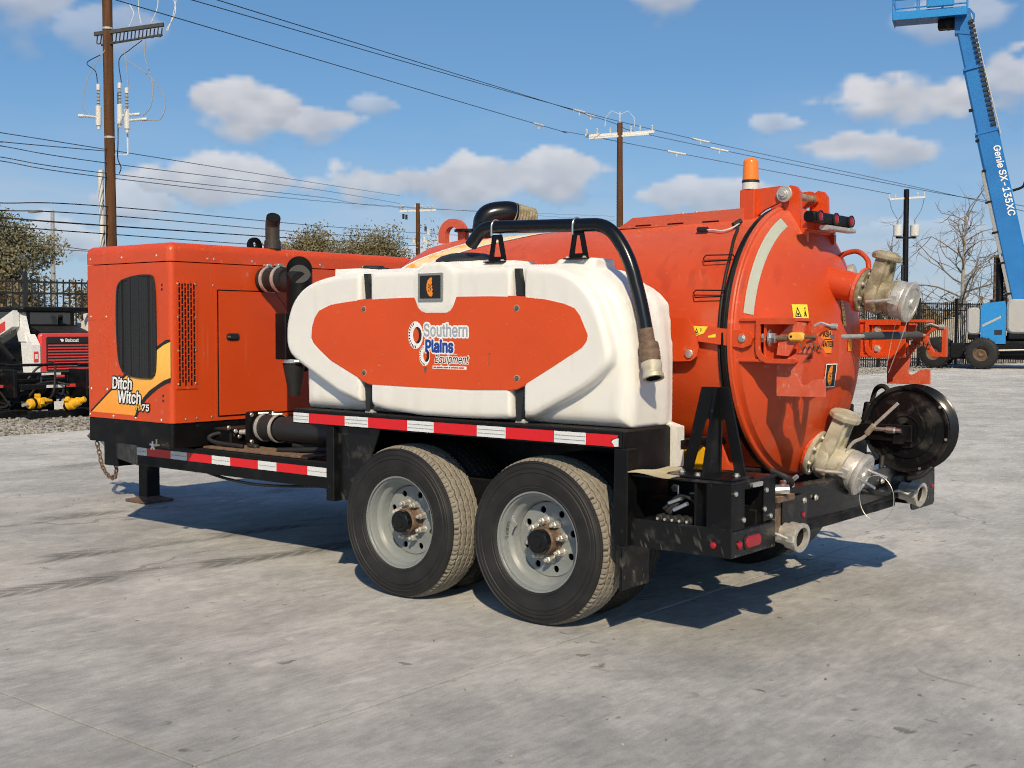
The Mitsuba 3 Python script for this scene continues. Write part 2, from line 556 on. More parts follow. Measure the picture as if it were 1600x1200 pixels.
def c_swoosh(p, n, uv):
    return mix((.86, .30, .035), (.88, .52, .10), smoothstep(.80, 1.25, p.z) + .1 * noise(p.x * 30, p.z * 30))


def c_band(p, n, uv):
    f = fbm(p.x * 14, p.y * 14, p.z * 14, 3)
    return mix((.80, .62, .36), (.80, .36, .07), smoothstep(.50, .62, f) * smoothstep(-1.05, -1.35, p.x) + .15)


def c_cardboard(p, n, uv):
    f = fbm(p.x * 10, p.y * 10, 0, 3)
    return mix((.30, .26, .17), (.50, .45, .31), f)


def c_boom(p, n, uv):
    return mix((.010, .12, .38), (.016, .19, .52), fbm(p.x * 1.3, p.y * 1.3, p.z * 1.3, 3))


mat('orange_paint', c_orange, .36, coat=.25)
mat('drum_paint', c_drum, .44, coat=.1)
mat('scratched_orange', c_hook, .5)
mat('white_plastic', c_white, .38, spec=.45)
mat('black_paint', c_black, r_black, spec=.25)
mat('scraped_black', c_scraped, .32, spec=.35)
mat('gloss_black', (.0035, .0038, .005), .22, coat=.25, spec=.4)
mat('black_plastic', (.016, .017, .0185), .5)
mat('flat_black', (.007, .007, .008), .85, spec=.2)
mat('rubber', c_rubber, .62, spec=.4)
mat('tread_rubber', c_tread, .85, spec=.2)
mat('rim_grey', c_rim, .42)
mat('rusty_steel', c_rust, .7)
mat('sooty_steel', (.035, .028, .024), .6)
mat('dirty_cast', c_valve, .6, .25)
mat('steel', c_steel, .42, .55)
mat('bright_steel', (.72, .71, .68), .28, .9)
mat('red_tape', (.62, .008, .014), .32, coat=.4)
mat('white_tape', (.66, .69, .71), .34, coat=.3)
mat('lens_red', (.30, .004, .012), .14, coat=.8)
mat('lens_amber', (.85, .20, .006), .16, coat=1.0)
def c_panel(p, n, uv):
    f = fbm(p.x * 4, p.y * 4, p.z * 4, 4)
    c = mix((.57, .060, .007), (.66, .076, .009), f)
    s = smoothstep(.86, .96, noise(p.x * 60, 0, p.z * 220 + p.x * 40)) * smoothstep(-.1, .12, p.x) * .35
    c = mix(c, (.66, .22, .12), s)
    return mix(c, (.62, .36, .26), smoothstep(.93, .98, noise(p.x * 70, 0, p.z * 70)) * .5)


mat('orange_panel', c_panel, .40, coat=.12)
mat('yellow_label', (.84, .66, .05), .45)
mat('yellow_knob', (.80, .42, .06), .5)
mat('yellow_paint', (.72, .38, .012), .42)
mat('orange_label', (.80, .24, .012), .5)
mat('ink_black', (.012, .012, .013), .5)
mat('ink_white', (.80, .80, .79), .5)
mat('ink_blue', (.012, .05, .28), .45)
mat('swoosh_gold', c_swoosh, .38)
mat('band_gold', c_band, .5)
mat('reflector_grey', (.42, .45, .38), .5)
mat('ink_silver', (.34, .37, .43), .4)
mat('joint_fill', (.075, .072, .066), .9)
mat('foam_grey', (.055, .055, .056), .85)
mat('cardboard', c_cardboard, .8)
mat('concrete', c_concrete, .78, spec=.35, bump=b_concrete, scale=.0016, eps=.004)
mat('gravel', c_gravel, .9, spec=.2)
mat('field', c_field, .95, spec=.1)
mat('pole_wood', c_wood, .85, spec=.2)
mat('bark', c_bark, .9, spec=.2)
mat('pale_bark', c_palebark, .9, spec=.2)
mat('boom_blue', c_boom, .32, coat=.4)
mat('cover_blue', (.018, .23, .58), .3, coat=.4)
mat('cover_grey', (.40, .40, .39), .4)
mat('fence_black', (.013, .013, .014), .5)
mat('wire_black', (.02, .02, .022), .6)
mat('porcelain', (.62, .62, .60), .35)
mat('pale_stone', (.48, .43, .34), .9)
mat('roof_grey', (.30, .30, .30), .7)
mat('machine_white', (.72, .72, .70), .35)
mat('machine_red', (.62, .050, .045), .38)
mat('pale_cast', c_pale, .55, .2)
mat('dark_glass', (.035, .042, .048), .12, coat=1.0)
leaf('leaf_olive', (.075, .070, .034), (.26, .22, .12))
leaf('leaf_grey', (.075, .076, .042), (.27, .25, .155))
leaf('leaf_shrub', (.05, .075, .012), (.26, .27, .06))
leaf('leaf_brown', (.09, .065, .035), (.27, .205, .115))
# ------------------------------------------------------------------ the setting
def structure(name, label=None):
    k = numbered(name)
    labels[k] = {'kind': 'structure'}
    if label:
        labels[k]['label'] = label
    return k


k = structure('ground', 'dry tan grass field reaching to the horizon')
g_ = np.concatenate([-np.geomspace(3000, 20, 14), np.linspace(-15, 15, 5), np.geomspace(20, 3000, 14)])
gx_, gy_ = np.meshgrid(g_, g_ + 20, indexing='ij')
n_ = len(g_)
i, j = np.meshgrid(np.arange(n_ - 1), np.arange(n_ - 1), indexing='ij')
a = (i * n_ + j).ravel()
GF = np.vstack([np.stack([a, a + n_, a + n_ + 1], -1), np.stack([a, a + n_ + 1, a + 1], -1)])
scene[k] = mikit.ply((np.stack([gx_, gy_, gx_ * 0 - .16], -1).reshape(-1, 3), GF), 'field')
# the concrete yard: sawn slabs on a base
k = structure('concrete_yard', 'worn grey concrete yard with sawn joints')
add('base', bx(-11, 44, -40, 82, -.15, -.012, 0), 'joint_fill', k)
D_SLAB = mikit.ply(bx(0, 4.572 - .008, 0, 4.572 - .008, -.011, 0, .0025))
for ix in range(-2, 4):
    for iy in range(-3, 13):
        x0, y0 = .287 + ix * 4.572, -2.101 + iy * 4.572
        add('slab', dict(D_SLAB), 'concrete', k, to=T().translate([x0, y0, rng.uniform(-.0012, .0008)]))
m = bx(-11.0, -8.865, -40, 82, -.011, -.0005, .002)
add('edge_slab', m, 'concrete', k)
k = structure('gravel_strip', 'grey gravel strip between the yard and the fence')
scene[k] = mikit.ply(bx(-23, -11.004, -40, 82, -.15, -.02, 0), 'gravel')
st = rng.uniform(0, 1, (5200, 2))
P_ = np.vstack([np.stack([-11.02 - 4.5 * st[:2600, 0] ** 1.4, 1.0 + 9 * st[:2600, 1]], 1), np.stack([-11.02 - 6 * st[2600:, 0] ** 1.3, 27 + 20 * st[2600:, 1]], 1)])
ico = trimesh.creation.icosahedron()
vs, fs = [], []
for q in P_:
    s_ = rng.uniform(.018, .045, 3) * [1, 1, .7]
    vs.append(ico.vertices * s_ * rng.uniform(.7, 1.2, (12, 1)) + [q[0], q[1], -.012])
    fs.append(ico.faces + 12 * len(fs))
k = numbered('gravel_stones')
labels[k] = {'label': 'loose grey stones lying on the gravel strip', 'category': 'gravel', 'kind': 'stuff'}
scene[k] = mikit.ply((np.vstack(vs), np.vstack(fs)), 'gravel')

vs, fs = [], []
for _ in range(420):
    x_, y_ = rng.uniform(-7, 4), rng.uniform(-3.4, 9)
    vs.append(ico.vertices * rng.uniform(.0025, .0075) * rng.uniform(.6, 1.3, (12, 1)) + [x_, y_, .002])
    fs.append(ico.faces + 12 * len(fs))
k = numbered('grit')
labels[k] = {'label': 'scattered small stones lying on the concrete yard', 'category': 'grit', 'kind': 'stuff'}
scene[k] = mikit.ply((np.vstack(vs), np.vstack(fs)), 'gravel')

# ------------------------------------------------------------------ iron fence along the far side of the gravel
k = thing('iron_fence', 'black iron picket fence behind the gravel strip', 'fence')
FA, FB = np.array([-21.3, 4.0]), np.array([-10.9, 49.0])
FL = np.linalg.norm(FB - FA)
FU = (FB - FA) / FL
FA, FL = FA - FU * 12.2, FL + 12.2
FN = np.array([-FU[1], FU[0]])
FM = lambda s_: T().translate([*(FA + FU * s_), 0]).rotate([0, 0, 1], math.degrees(math.atan2(FU[1], FU[0])))
D_PICK = mikit.ply(hull([(x, y, z) for x in (-.013, .013) for y in (-.013, .013) for z in (-.02, 2.33)] + [(0, 0, 2.36)]))
D_POST = mikit.ply(hull([(x, y, z) for x in (-.045, .045) for y in (-.045, .045) for z in (-.05, 2.47)] + [(0, 0, 2.50)]))
D_RAIL = mikit.ply(bx(0, 2.40, -.02, .02, -.02, .02, .003))
ns = int(FL / 2.44)
far = []
for b_ in range(ns):
    s0 = b_ * 2.44
    add('post', dict(D_POST), 'fence_black', k, to=FM(s0))
    for z in (.25, 2.05, 2.28):
        add('rail', dict(D_RAIL), 'fence_black', k, to=FM(s0 + .02) @ T().translate([0, 0, z]))
    seen = 5 <= b_ < 10 or b_ > 17
    for q in range(1, 19):
        s_ = s0 + q * .1285
        if seen:
            add('picket', dict(D_PICK), 'fence_black', k, to=FM(s_) @ T().translate([0, -.026, 0]))
        else:
            m = hull([(x, y, z) for x in (-.013, .013) for y in (-.013, .013) for z in (-.02, 2.33)])
            c_, d_ = FA + FU * s_, FU
            v_ = m.vertices
            m.vertices = np.stack([c_[0] + v_[:, 0], c_[1] + v_[:, 1], v_[:, 2]], 1)
            far.append(m)
add('picket_run', cat(far), 'fence_black', k, kind='stuff')


# ------------------------------------------------------------------ trees
def leafcloud(C, S, n, size, seed):
    """n small leaf faces scattered about the centres C with spreads S."""
    r_ = np.random.default_rng(seed)
    idx = r_.integers(0, len(C), n)
    d = r_.normal(size=(n, 3))
    d /= np.linalg.norm(d, axis=1, keepdims=True)
    p = C[idx] + d * (r_.uniform(0, 1, (n, 1)) ** .45) * S[idx][:, None]
    a = r_.normal(size=(n, 3))
    a /= np.linalg.norm(a, axis=1, keepdims=True)
    b_ = np.cross(a, r_.normal(size=(n, 3)))
    b_ /= np.linalg.norm(b_, axis=1, keepdims=True)
    s_ = size * r_.uniform(.6, 1.5, (n, 1))
    V_ = np.stack([p - a * s_, p + b_ * s_ * .45, p + a * s_, p - b_ * s_ * .45], 1).reshape(-1, 3)
    i_ = np.arange(n)[:, None] * 4
    return trimesh.Trimesh(V_, np.vstack([i_ + [0, 1, 2], i_ + [0, 2, 3]]), process=False)


def branches(base, height, r0, spread, levels, seed, lean=(0, 0), first=.35, kids=5, up=.35, trunk_top=.85):
    """(trunk mesh, branch meshes, twig ends) of a recursive tree."""
    r_ = np.random.default_rng(seed)
    base = np.asarray(base, float)
    tr = [base + np.array([lean[0] * t + .05 * math.sin(t * 5 + seed) * height * .15, lean[1] * t, height * trunk_top * t]) for t in np.linspace(0, 1, 9)]
    tr = np.array(tr)
    rad = np.linspace(r0, r0 * .28, 9)
    out, ends = [], []

    def grow(p, d, L, r, lv):
        pts, q, dd_ = [p], p.copy(), d.copy()
        for _ in range(4):
            dd_ = dd_ + r_.normal(size=3) * .16 + np.array([0, 0, up * .12])
            dd_ /= np.linalg.norm(dd_)
            q = q + dd_ * L / 4
            pts.append(q)
        out.append(tube(pts, np.linspace(r, r * .45, 5), 5 if lv else 4, cap=False))
        if lv == 0:
            ends.extend(pts[2:])
            return
        for i_ in range(kids):
            t = r_.integers(1, 5)
            nd = dd_ * .55 + r_.normal(size=3) * .55
            nd /= np.linalg.norm(nd)
            grow(np.array(pts[t]), nd, L * r_.uniform(.45, .7), r * .5, lv - 1)
    nb = spread[1]
    for i_ in range(nb):
        t = first + (1 - first) * (i_ + .5) / nb
        a_ = i_ * 2.4 + r_.uniform(-.4, .4)
        p = np.array([np.interp(t, np.linspace(0, 1, 9), tr[:, c_]) for c_ in range(3)])
        L = spread[0] * (1.15 - .75 * t) * r_.uniform(.8, 1.15)
        d = np.array([math.cos(a_), math.sin(a_), up + .55 * t])
        grow(p, d / np.linalg.norm(d), L, np.interp(t, [0, 1], [r0 * .5, r0 * .2]), levels)
    grow(tr[-1], np.array([.05, 0, 1.0]), height * (1.05 - trunk_top), r0 * .26, levels)
    return tube(tr, rad, 9, cap=False), cat(out), np.array(ends)


def tree(name, label, base, height, r0, spread, leafmat, nl, size, cloud, seed, barkmat='bark', levels=2, kids=4, **kw):
    k = thing(name, label, 'tree')
    t_, b_, e_ = branches(base, height, r0, spread, levels, seed, kids=kids, **kw)
    add('trunk', t_, barkmat, k, smooth=True)
    add('branches', b_, 'bark', k)
    if nl:
        add('crown', leafcloud(e_, np.full(len(e_), cloud), nl, size, seed + 1), leafmat, k)
    return k


tree('leafy_tree', 'grey green tree standing behind the fence at the left edge', (-44.2, 20.3, -.1), 5.25, .16, (2.5, 13), 'leaf_grey', 46000, .07, .66, 3, first=.2)
tree('leafy_tree', 'olive brown tree right behind the exhaust stack, left one of three', (-31.2, 25.7, -.1), 4.0, .12, (2.5, 14), 'leaf_olive', 38000, .048, .66, 8, first=.2)
tree('leafy_tree', 'olive brown tree over the engine box, middle one of three', (-30.3, 26.6, -.1), 4.05, .12, (2.5, 14), 'leaf_olive', 38000, .048, .66, 12, first=.2)
tree('leafy_tree', 'olive brown tree seen between engine box and drum', (-29.3, 27.5, -.1), 4.05, .12, (2.5, 14), 'leaf_olive', 38000, .048, .66, 15, first=.2)
tree('bare_tree', 'tall bare tree with pale trunk in front of the fence beside the boom lift', (-13.25, 45.0, -.05), 7.0, .115, (2.5, 22), None, 0, 0, 0, 21, barkmat='pale_bark', kids=4, first=.30, up=.28)
tree('bare_tree', 'small bare tree behind the dark transformer pole', (-23.8, 64.0, -.1), 7.4, .09, (2.0, 14), None, 0, 0, 0, 30, barkmat='bark', kids=4, first=.3, up=.5)
tree('shrub', 'yellow green bush behind the fence beside the blue boom', (-11.6, 51.0, -.1), 2.9, .06, (1.2, 9), 'leaf_shrub', 4200, .075, .34, 41, first=.15)
for i_, (x, y, h_) in enumerate(((-31, 17.5, 2.6), (-33, 22, 2.5), (-30, 13, 2.2))):
    tree('brush', ['tan winter brush behind the fence, between lamp and engine box', 'tan winter brush behind the fence, right of the utility pole', 'tan winter brush behind the fence at the left edge'][i_], (x, y, -.1), h_, .06, (1.7, 9), 'leaf_brown', 3600, .07, .5, 50 + i_, first=.1)
# far-off brush that reads as one mass
r_ = np.random.default_rng(5)
C_, S_ = [], []
for i_ in range(420):
    t = r_.uniform(0, 1)
    p = np.array([-75, 20]) * (1 - t) + np.array([5, 150]) * t + r_.normal(size=2) * 5
    C_.append([p[0], p[1], r_.uniform(.2, 1.8)])
    S_.append(r_.uniform(1.0, 2.2))
for i_ in range(140):
    C_.append([r_.uniform(-24, -9), r_.uniform(56, 66), r_.uniform(.2, 2.3)])
    S_.append(r_.uniform(.5, 1.0))
k = numbered('far_brush')
labels[k] = {'label': 'low tan winter brush along the horizon', 'category': 'brush', 'kind': 'stuff'}
scene[k] = mikit.ply(leafcloud(np.array(C_), np.array(S_), 52000, .14, 9), 'leaf_brown')
# pale rock bank and low roof beyond the right fence
k = thing('stone_bank', 'pale tan rock bank beyond the fence on the right', 'bank')
V_ = []
gx_, gy_ = np.meshgrid(np.linspace(0, 1, 60), np.linspace(0, 1, 14), indexing='ij')
cx_ = -21.0 + 12.5 * gx_
cy_ = 53.5 + 3.5 * gx_ + 4 * gy_
cz_ = 2.75 * np.sin(np.clip(gy_ * 1.7, 0, 1.57)) * np.sin(np.clip(gx_ * 3.4, 0, 1.57)) + .5 * (meshkit.fbm(np.stack([cx_ * 1.6, cy_ * 1.6, cx_ * 0], -1), 4) - .5) - .1
i, j = np.meshgrid(np.arange(59), np.arange(13), indexing='ij')
a = (i * 14 + j).ravel()
scene[k] = mikit.ply((np.stack([cx_, cy_, cz_], -1).reshape(-1, 3), np.vstack([np.stack([a, a + 14, a + 15], -1), np.stack([a, a + 15, a + 1], -1)])), 'pale_stone')
# ------------------------------------------------------------------ utility poles and lines
def insulator(p, h=.22, r=.06, d=(0, 0, 1)):
    pr = [(0, 0), (.03, 0)]
    for q in range(4):
        z = h * (.12 + q * .2)
        pr += [(r * .45, z), (r, z + .02), (r * .5, z + .05)]
    return lathe(pr + [(.03, h), (0, h)], p, d, 8)


AR = np.array([.777, .63, 0])            # the lines' crossarms stand about along this


def crossarm(c_, L, w=.06, tilt=0):
    c_ = np.asarray(c_, float)
    e_ = AR * L / 2 + [0, 0, tilt]
    n_ = np.array([-AR[1], AR[0], 0]) * w
    return hull([c_ + s_ * e_ + q * n_ + np.array([0, 0, z]) for s_ in (-1, 1) for q in (-1, 1) for z in (-w, w)])


U = thing('utility_pole', 'tall brown wooden pole with switch gear and white conduit behind the engine box', 'pole')
px, py = -30.22, 17.27
add('pole', tube([(px, py, -.2), (px - .06, py - .02, 5), (px - .16, py, 13.5)], [.17, .165, .15], 16), 'pole_wood', U, smooth=40)
add('conduit', tube([(px - .215 - .075 * t, py - .18 - .03 * t, -.1 + 6.32 * t) for t in np.linspace(0, 1, 14)], .085, 16), 'porcelain', U, smooth=40, label='white conduit strapped to the wooden pole')
add('crossarm', crossarm((px + .45, py + .37, 10.55), 2.15, .055, .15), 'foam_grey', U)
zz = []
for q in range(9):
    c_ = np.array([px + .42, py + .33, 10.50]) + AR * (-.92 + q * .235) + [0, 0, (-.92 + q * .235) * .12]
    zz.append(tube(filleted([c_, c_ + [.02, -.05, -.30], c_ + AR * .12 + [.02, -.05, -.30], c_ + AR * .12 + [0, 0, -.02]], .04, 3), .022, 6))
add('insulator_row', cat(zz), 'black_plastic', U)
add('lower_bar', crossarm((px + .55, py + .40, 10.22), 1.9, .03, .16), 'black_plastic', U)
add('top_arm', crossarm((px - .75, py - .45, 11.72), 1.1, .06, .05), 'porcelain', U)
for (dx, z0) in ((-.36, 7.55), (.30, 7.6), (.52, 7.45)):
    c_ = np.array([px, py, 0]) + AR * dx + [.1, -.1, z0]
    add('switch_tank', cat(cyl(c_, c_ + [0, 0, .62], .085, 12, .02), cyl(c_ - [0, 0, .10], c_, .05, 10)), 'porcelain', U)
    add('bushing', insulator(c_ + [0, 0, .62], .50, .065), 'roof_grey', U)
    add('bushing_cap', cyl(c_ + [0, 0, 1.10], c_ + [0, 0, 1.28], .062, 10, .01), 'porcelain', U)
    sd = -1 if dx < 0 else 1
    add('side_bushing', cat(insulator(c_ + AR * sd * .08 + [0, 0, .28], .42, .06, AR * sd + np.array([0, 0, .1])), cyl(c_ + AR * sd * .46 + [0, 0, .31], c_ + AR * sd * .62 + [0, 0, .32], .05, 10)), 'porcelain', U)
for pts_ in ([(-.40, 8.9), (-.46, 9.25), (-.72, 9.5), (-.30, 9.75)], [(-.66, 7.9), (-.86, 8.2), (-.7, 9.0), (-.35, 9.6), (-.15, 9.9)], [(.34, 8.9), (.28, 9.6), (.6, 9.9), (1.0, 10.2)],
             [(.95, 7.85), (1.25, 8.2), (1.3, 8.9), (1.08, 9.7), (1.1, 10.2)], [(1.1, 7.75), (1.55, 7.8), (1.68, 8.4), (1.2, 9.1), (.5, 9.6)], [(.56, 8.75), (.52, 9.3), (.45, 9.9)], [(.98, 10.7), (.9, 11.2), (.93, 12.4)], [(1.3, 10.75), (1.5, 11.3), (1.5, 12.3)], [(1.75, 10.5), (2.05, 11.2), (1.6, 12.2)], [(1.8, 10.5), (2.0, 11.1), (2.2, 12.2)], [(.6, 10.6), (.75, 11.0), (.62, 11.3)]):
    add('jumper_wire', tube(smoothpath([np.array([px, py, 0]) + AR * a_ + [.05, -.05, z] for a_, z in pts_], 6), .016, 5), 'porcelain' if pts_[0][1] > 10 else 'roof_grey' if len(pts_) != 4 else 'wire_black', U)
add('antenna', cat(tube([np.array([px, py, 0]) + AR * .5 + [0, 0, 6.7], np.array([px, py, 0]) + AR * .5 + [0, 0, 7.35]], .028, 6), tube([np.array([px, py, 0]) + AR * .1 + [0, 0, 6.68], np.array([px, py, 0]) + AR * .52 + [0, 0, 6.68]], .02, 6)), 'porcelain', U)
add('ground_wire', tube(smoothpath([np.array([px, py, 0]) + AR * a_ + [0, -.05, z] for a_, z in ((.26, 8.6), (.25, 7.2), (.23, 6.6), (.33, 6.3), (.27, 6.1))], 6), .018, 5), 'wire_black', U)
for z in (10.55, 7.2):
    add('band', lathe([(.160, 0), (.172, 0), (.172, .06), (.160, .06)], (px - .11 if z > 9 else px - .08, py - .01, z), (0, 0, 1), 14), 'steel', U)

U = thing('utility_pole', 'brown wooden pole with white crossarm rising behind the drum', 'pole')
px, py = -33.1, 49.7
add('pole', tube([(px, py, -.2), (px - .1, py + .2, 6), (px - .3, py + .42, 12.3)], [.19, .18, .15], 14), 'pole_wood', U, smooth=40)
add('crossarm', cat(crossarm((px - .30, py + .40, 11.72), 3.7, .07, .12), crossarm((px - .28, py + .30, 11.58), 3.2, .05, .12)), 'porcelain', U)
for dx in (-1.75, -1.2, -.5, .6, 1.1, 1.75):
    c_ = np.array([px - .3, py + .4, 11.79 + .06 * dx]) + AR * dx
    add('insulator', insulator(c_, .30, .075), 'porcelain', U)
add('top_bracket', cat(tube([(px - .3, py + .42, 12.3), (px - .3, py + .42, 12.9)], .03, 6), *[tube([np.array([px - .3, py + .42, 0]) + AR * a_ + [0, 0, z] for a_, z in ((s_ * .0, 12.75), (s_ * .45, 12.95), (s_ * .75, 12.6), (s_ * .8, 12.1))], .018, 5) for s_ in (-1, 1)]), 'porcelain', U)
U = thing('utility_pole', 'distant dark pole with crowded crossarm between engine box and drum', 'pole')
px, py = -65.7, 68.5
add('pole', tube([(px, py, -.2), (px - .2, py + .2, 11.5)], [.20, .17], 12), 'pole_wood', U, smooth=40)
add('crossarm', crossarm((px - .2, py + .2, 10.9), 3.0, .075, .06), 'porcelain', U)
for dx in (-1.5, -1.25, -.2, .35, .8, 1.2):
    add('insulator', insulator(np.array([px - .2, py + .2, 11.0]) + AR * dx, .34, .13), 'porcelain', U)
for dx, z in ((.5, 8.3), (.85, 8.9), (.7, 8.0), (-.35, 8.2)):
    add('cutout', cyl(np.array([px, py, z]) + AR * dx, np.array([px, py, z + .45]) + AR * dx, .13, 8), 'porcelain', U)
for dx, z in ((.62, 9.2), (-1.2, 10.2), (-.95, 10.15)):
    add('arrester', cyl(np.array([px, py, z]) + AR * dx, np.array([px, py, z + .4]) + AR * dx, .10, 8), 'black_plastic', U)
U = thing('utility_pole', 'dark pole with twin white transformers right of the drum', 'pole')
px, py = -21.65, 60.5
add('pole', tube([(px, py, -.2), (px - .06, py + .1, 8.9)], [.175, .14], 12), 'black_paint', U, smooth=40)
add('crossarm', crossarm((px - .05, py + .1, 8.42), 2.0, .05, .07), 'porcelain', U)
for dx in (-.95, -.6, .6, .95):
    add('insulator', insulator(np.array([px - .05, py + .1, 8.47 + .07 * dx]) + AR * dx, .22, .06), 'porcelain', U)
for dx in (-.46, .46):
    c_ = np.array([px, py, 6.35]) + AR * dx
    add('transformer', cyl(c_, c_ + [0, 0, .62], .24, 16, .03), 'porcelain', U, smooth=30)
    add('transformer_bushing', insulator(c_ + [0, 0, .62], .34, .06), 'roof_grey', U)
add('transformer_bracket', crossarm((px, py, 6.28), 1.1, .05), 'black_paint', U)
for a_ in (-1, 1):
    add('lead_wire', tube(smoothpath([np.array([px, py, z]) + AR * a_ * d_ for d_, z in ((.95, 8.4), (.8, 7.8), (.5, 7.3))], 5), .012, 5), 'wire_black', U)
add('cable_guard', tube([(px - .12, py - .1, -.1), (px - .12, py - .1, 4.8)], .09, 8), 'black_plastic', U)
k = thing('street_lamp', 'slim grey lamp post with short arm left of the tall pole', 'street lamp')
add('post', tube([(-61.3, 33.35, -.2), (-61.5, 33.5, 8.0)], [.16, .10], 10), 'roof_grey', k)
add('lamp_head', bx(-62.6, -61.4, 32.6, 32.85, 7.85, 7.97), 'roof_grey', k)
for (x, y, h_, lab) in ((-15.9, 57.5, 5.0, 'thin brown post left of the blue boom'), (-15.6, 57.9, 6.3, 'taller thin dark post beside the blue boom')):
    k = thing('thin_post', lab, 'post')
    scene[k] = mikit.ply(tube([(x, y, -.1), (x, y, h_)], [.15, .12], 10), 'pole_wood' if h_ < 6 else 'black_paint', smooth=40)

LINES = [
    [(-24.15, 12.45, 10.3), (-26.97, 17.94, 11.05), (-33.44, 50.15, 12.39), (-21.88, 60.63, 9.19), (-15.52, 60.52, 7.36), (-10.93, 61.57, 5.85)],
    [(-23.78, 12.75, 10.38), (-26.38, 18.42, 11.05), (-34.2, 49.55, 12.52), (-32.03, 51.25, 11.64), (-21.22, 61.14, 8.91), (-15.53, 60.52, 7.62), (-10.95, 61.59, 6.48)],
    [(-24.88, 11.84, 10.0), (-28.07, 17.03, 10.8), (-34.48, 45.4, 11.54), (-34.75, 49.05, 11.63), (-22.41, 60.17, 8.66)],
    [(-29.01, 10.87, 6.75), (-29.35, 13.18, 6.78), (-30.46, 17.44, 6.87), (-49.6, 43.32, 9.6), (-67.17, 67.9, 12.14)],
    [(-29.0, 10.86, 6.49), (-29.34, 13.17, 6.53), (-30.46, 17.43, 6.83)],
    [(-28.99, 10.86, 6.38), (-29.34, 13.16, 6.41), (-30.45, 17.42, 6.45), (-49.59, 43.31, 9.23), (-67.15, 67.88, 11.5)],
    [(-28.99, 10.85, 6.14), (-29.33, 13.15, 6.1), (-30.44, 17.41, 6.13), (-49.58, 43.3, 8.82), (-66.52, 68.36, 11.14), (-87.46, 129.02, 15.97)],
    [(-28.98, 10.85, 6.04), (-29.32, 13.15, 5.99), (-30.43, 17.41, 6.0), (-49.57, 43.29, 8.6), (-65.05, 69.56, 11.09), (-87.44, 129.0, 15.38)],
    [(-28.94, 10.8, 4.69), (-29.29, 13.11, 4.81), (-30.4, 17.37, 5.1), (-49.52, 43.24, 7.16), (-65.84, 68.79, 9.08), (-74.52, 87.61, 10.26)],
    [(-28.93, 10.8, 4.49), (-29.28, 13.1, 4.6), (-30.39, 17.36, 4.82), (-49.51, 43.22, 6.72), (-65.82, 68.77, 8.55)],
    [(-28.93, 10.79, 4.35), (-29.27, 13.09, 4.4), (-30.38, 17.35, 4.5), (-49.5, 43.21, 6.35), (-65.81, 68.76, 8.02)],
    [(-28.92, 10.78, 4.13), (-29.26, 13.08, 4.16), (-30.38, 17.34, 4.24), (-43.65, 35.0, 5.35), (-65.79, 68.73, 7.39)],
    [(-57.22, 24.06, 6.37), (-53.51, 27.03, 5.82), (-51.06, 31.56, 5.03), (-65.73, 68.67, 5.6)],
    [(-57.19, 24.02, 5.42), (-54.23, 26.42, 5.28), (-51.06, 31.56, 5.07), (-65.75, 68.69, 6.12)]]
WHICH = ['topmost wire running from the upper left past the tall crossarm pole', 'second wire from the top, ending at the tall crossarm pole arm', 'lowest of the three wires running down to the tall crossarm pole',
         'highest wire from the left edge past the switch gear pole', 'second wire at the left edge, ending at the switch gear pole', 'third wire down at the left edge beside the switch gear pole',
         'fourth wire down at the left edge, passing the distant pole', 'fifth wire down at the left edge, passing the distant pole', 'uppermost of the low cables crossing behind the exhaust stack',
         'second low cable crossing behind the exhaust stack', 'thick third low cable crossing behind the exhaust stack', 'lowest cable just above the engine box', 'thin far wire above the fence at the left, the upper one', 'thin far wire above the fence at the left, the lower one']
for q, (L, lab) in enumerate(zip(LINES, WHICH)):
    if q > 2:
        v_ = np.subtract(L[0], L[1])
        L = [tuple(L[0] + v_ / np.linalg.norm(v_) * 24)] + L
    P_ = smoothpath(L, 14)
    k = thing('power_line', lab, 'wire', 'overhead wires')
    d0 = np.linalg.norm(np.array(P_) - EYE, axis=1)
    scene[k] = mikit.ply(tube(P_, .016 if q < 3 else .013 if q < 8 else .024 if q == 10 else .017, 5), 'wire_black')
# spacers and dead ends on the upper lines
SPL = ['pale clamp on the upper wires just left of the crossarm pole, upper of two', 'pale clamp on the upper wires just left of the crossarm pole, lower of two',
       'pale clamp on the wires midway between crossarm pole and beacon, left one', 'pale clamp on the wires nearest the amber beacon',
       'pale clamp on the lower wire right of the crossarm pole', 'pale clamp on the lower wire left of the crossarm pole']
for q, (l_, s_, t_) in enumerate(((0, 1, 12), (1, 1, 13), (0, 2, 4), (1, 3, 4), (2, 3, 5), (2, 1, 13))):
    k = thing('line_spacer', SPL[q], 'fitting', 'pale fittings on the overhead wires')
    pts_ = smoothpath(LINES[l_], 14)
    p_, d_ = pts_[14 * s_ + t_], pts_[14 * s_ + t_ + 1] - pts_[14 * s_ + t_]
    d_ /= np.linalg.norm(d_)
    scene[k] = mikit.ply(cat(cyl(p_ - d_ * .5, p_ + d_ * .5, .055, 8), cyl(p_ - [0, 0, .22], p_, .03, 6)), 'porcelain')

# ------------------------------------------------------------------ compact track loader behind the engine box (rear towards +x)
k = thing('track_loader', 'white and red compact track loader parked on the gravel behind the engine box', 'loader')
lx, ly, lz = -17.55, 8.15, -.02


def at(m):
    m.apply_translation((lx, ly, lz))
    return m


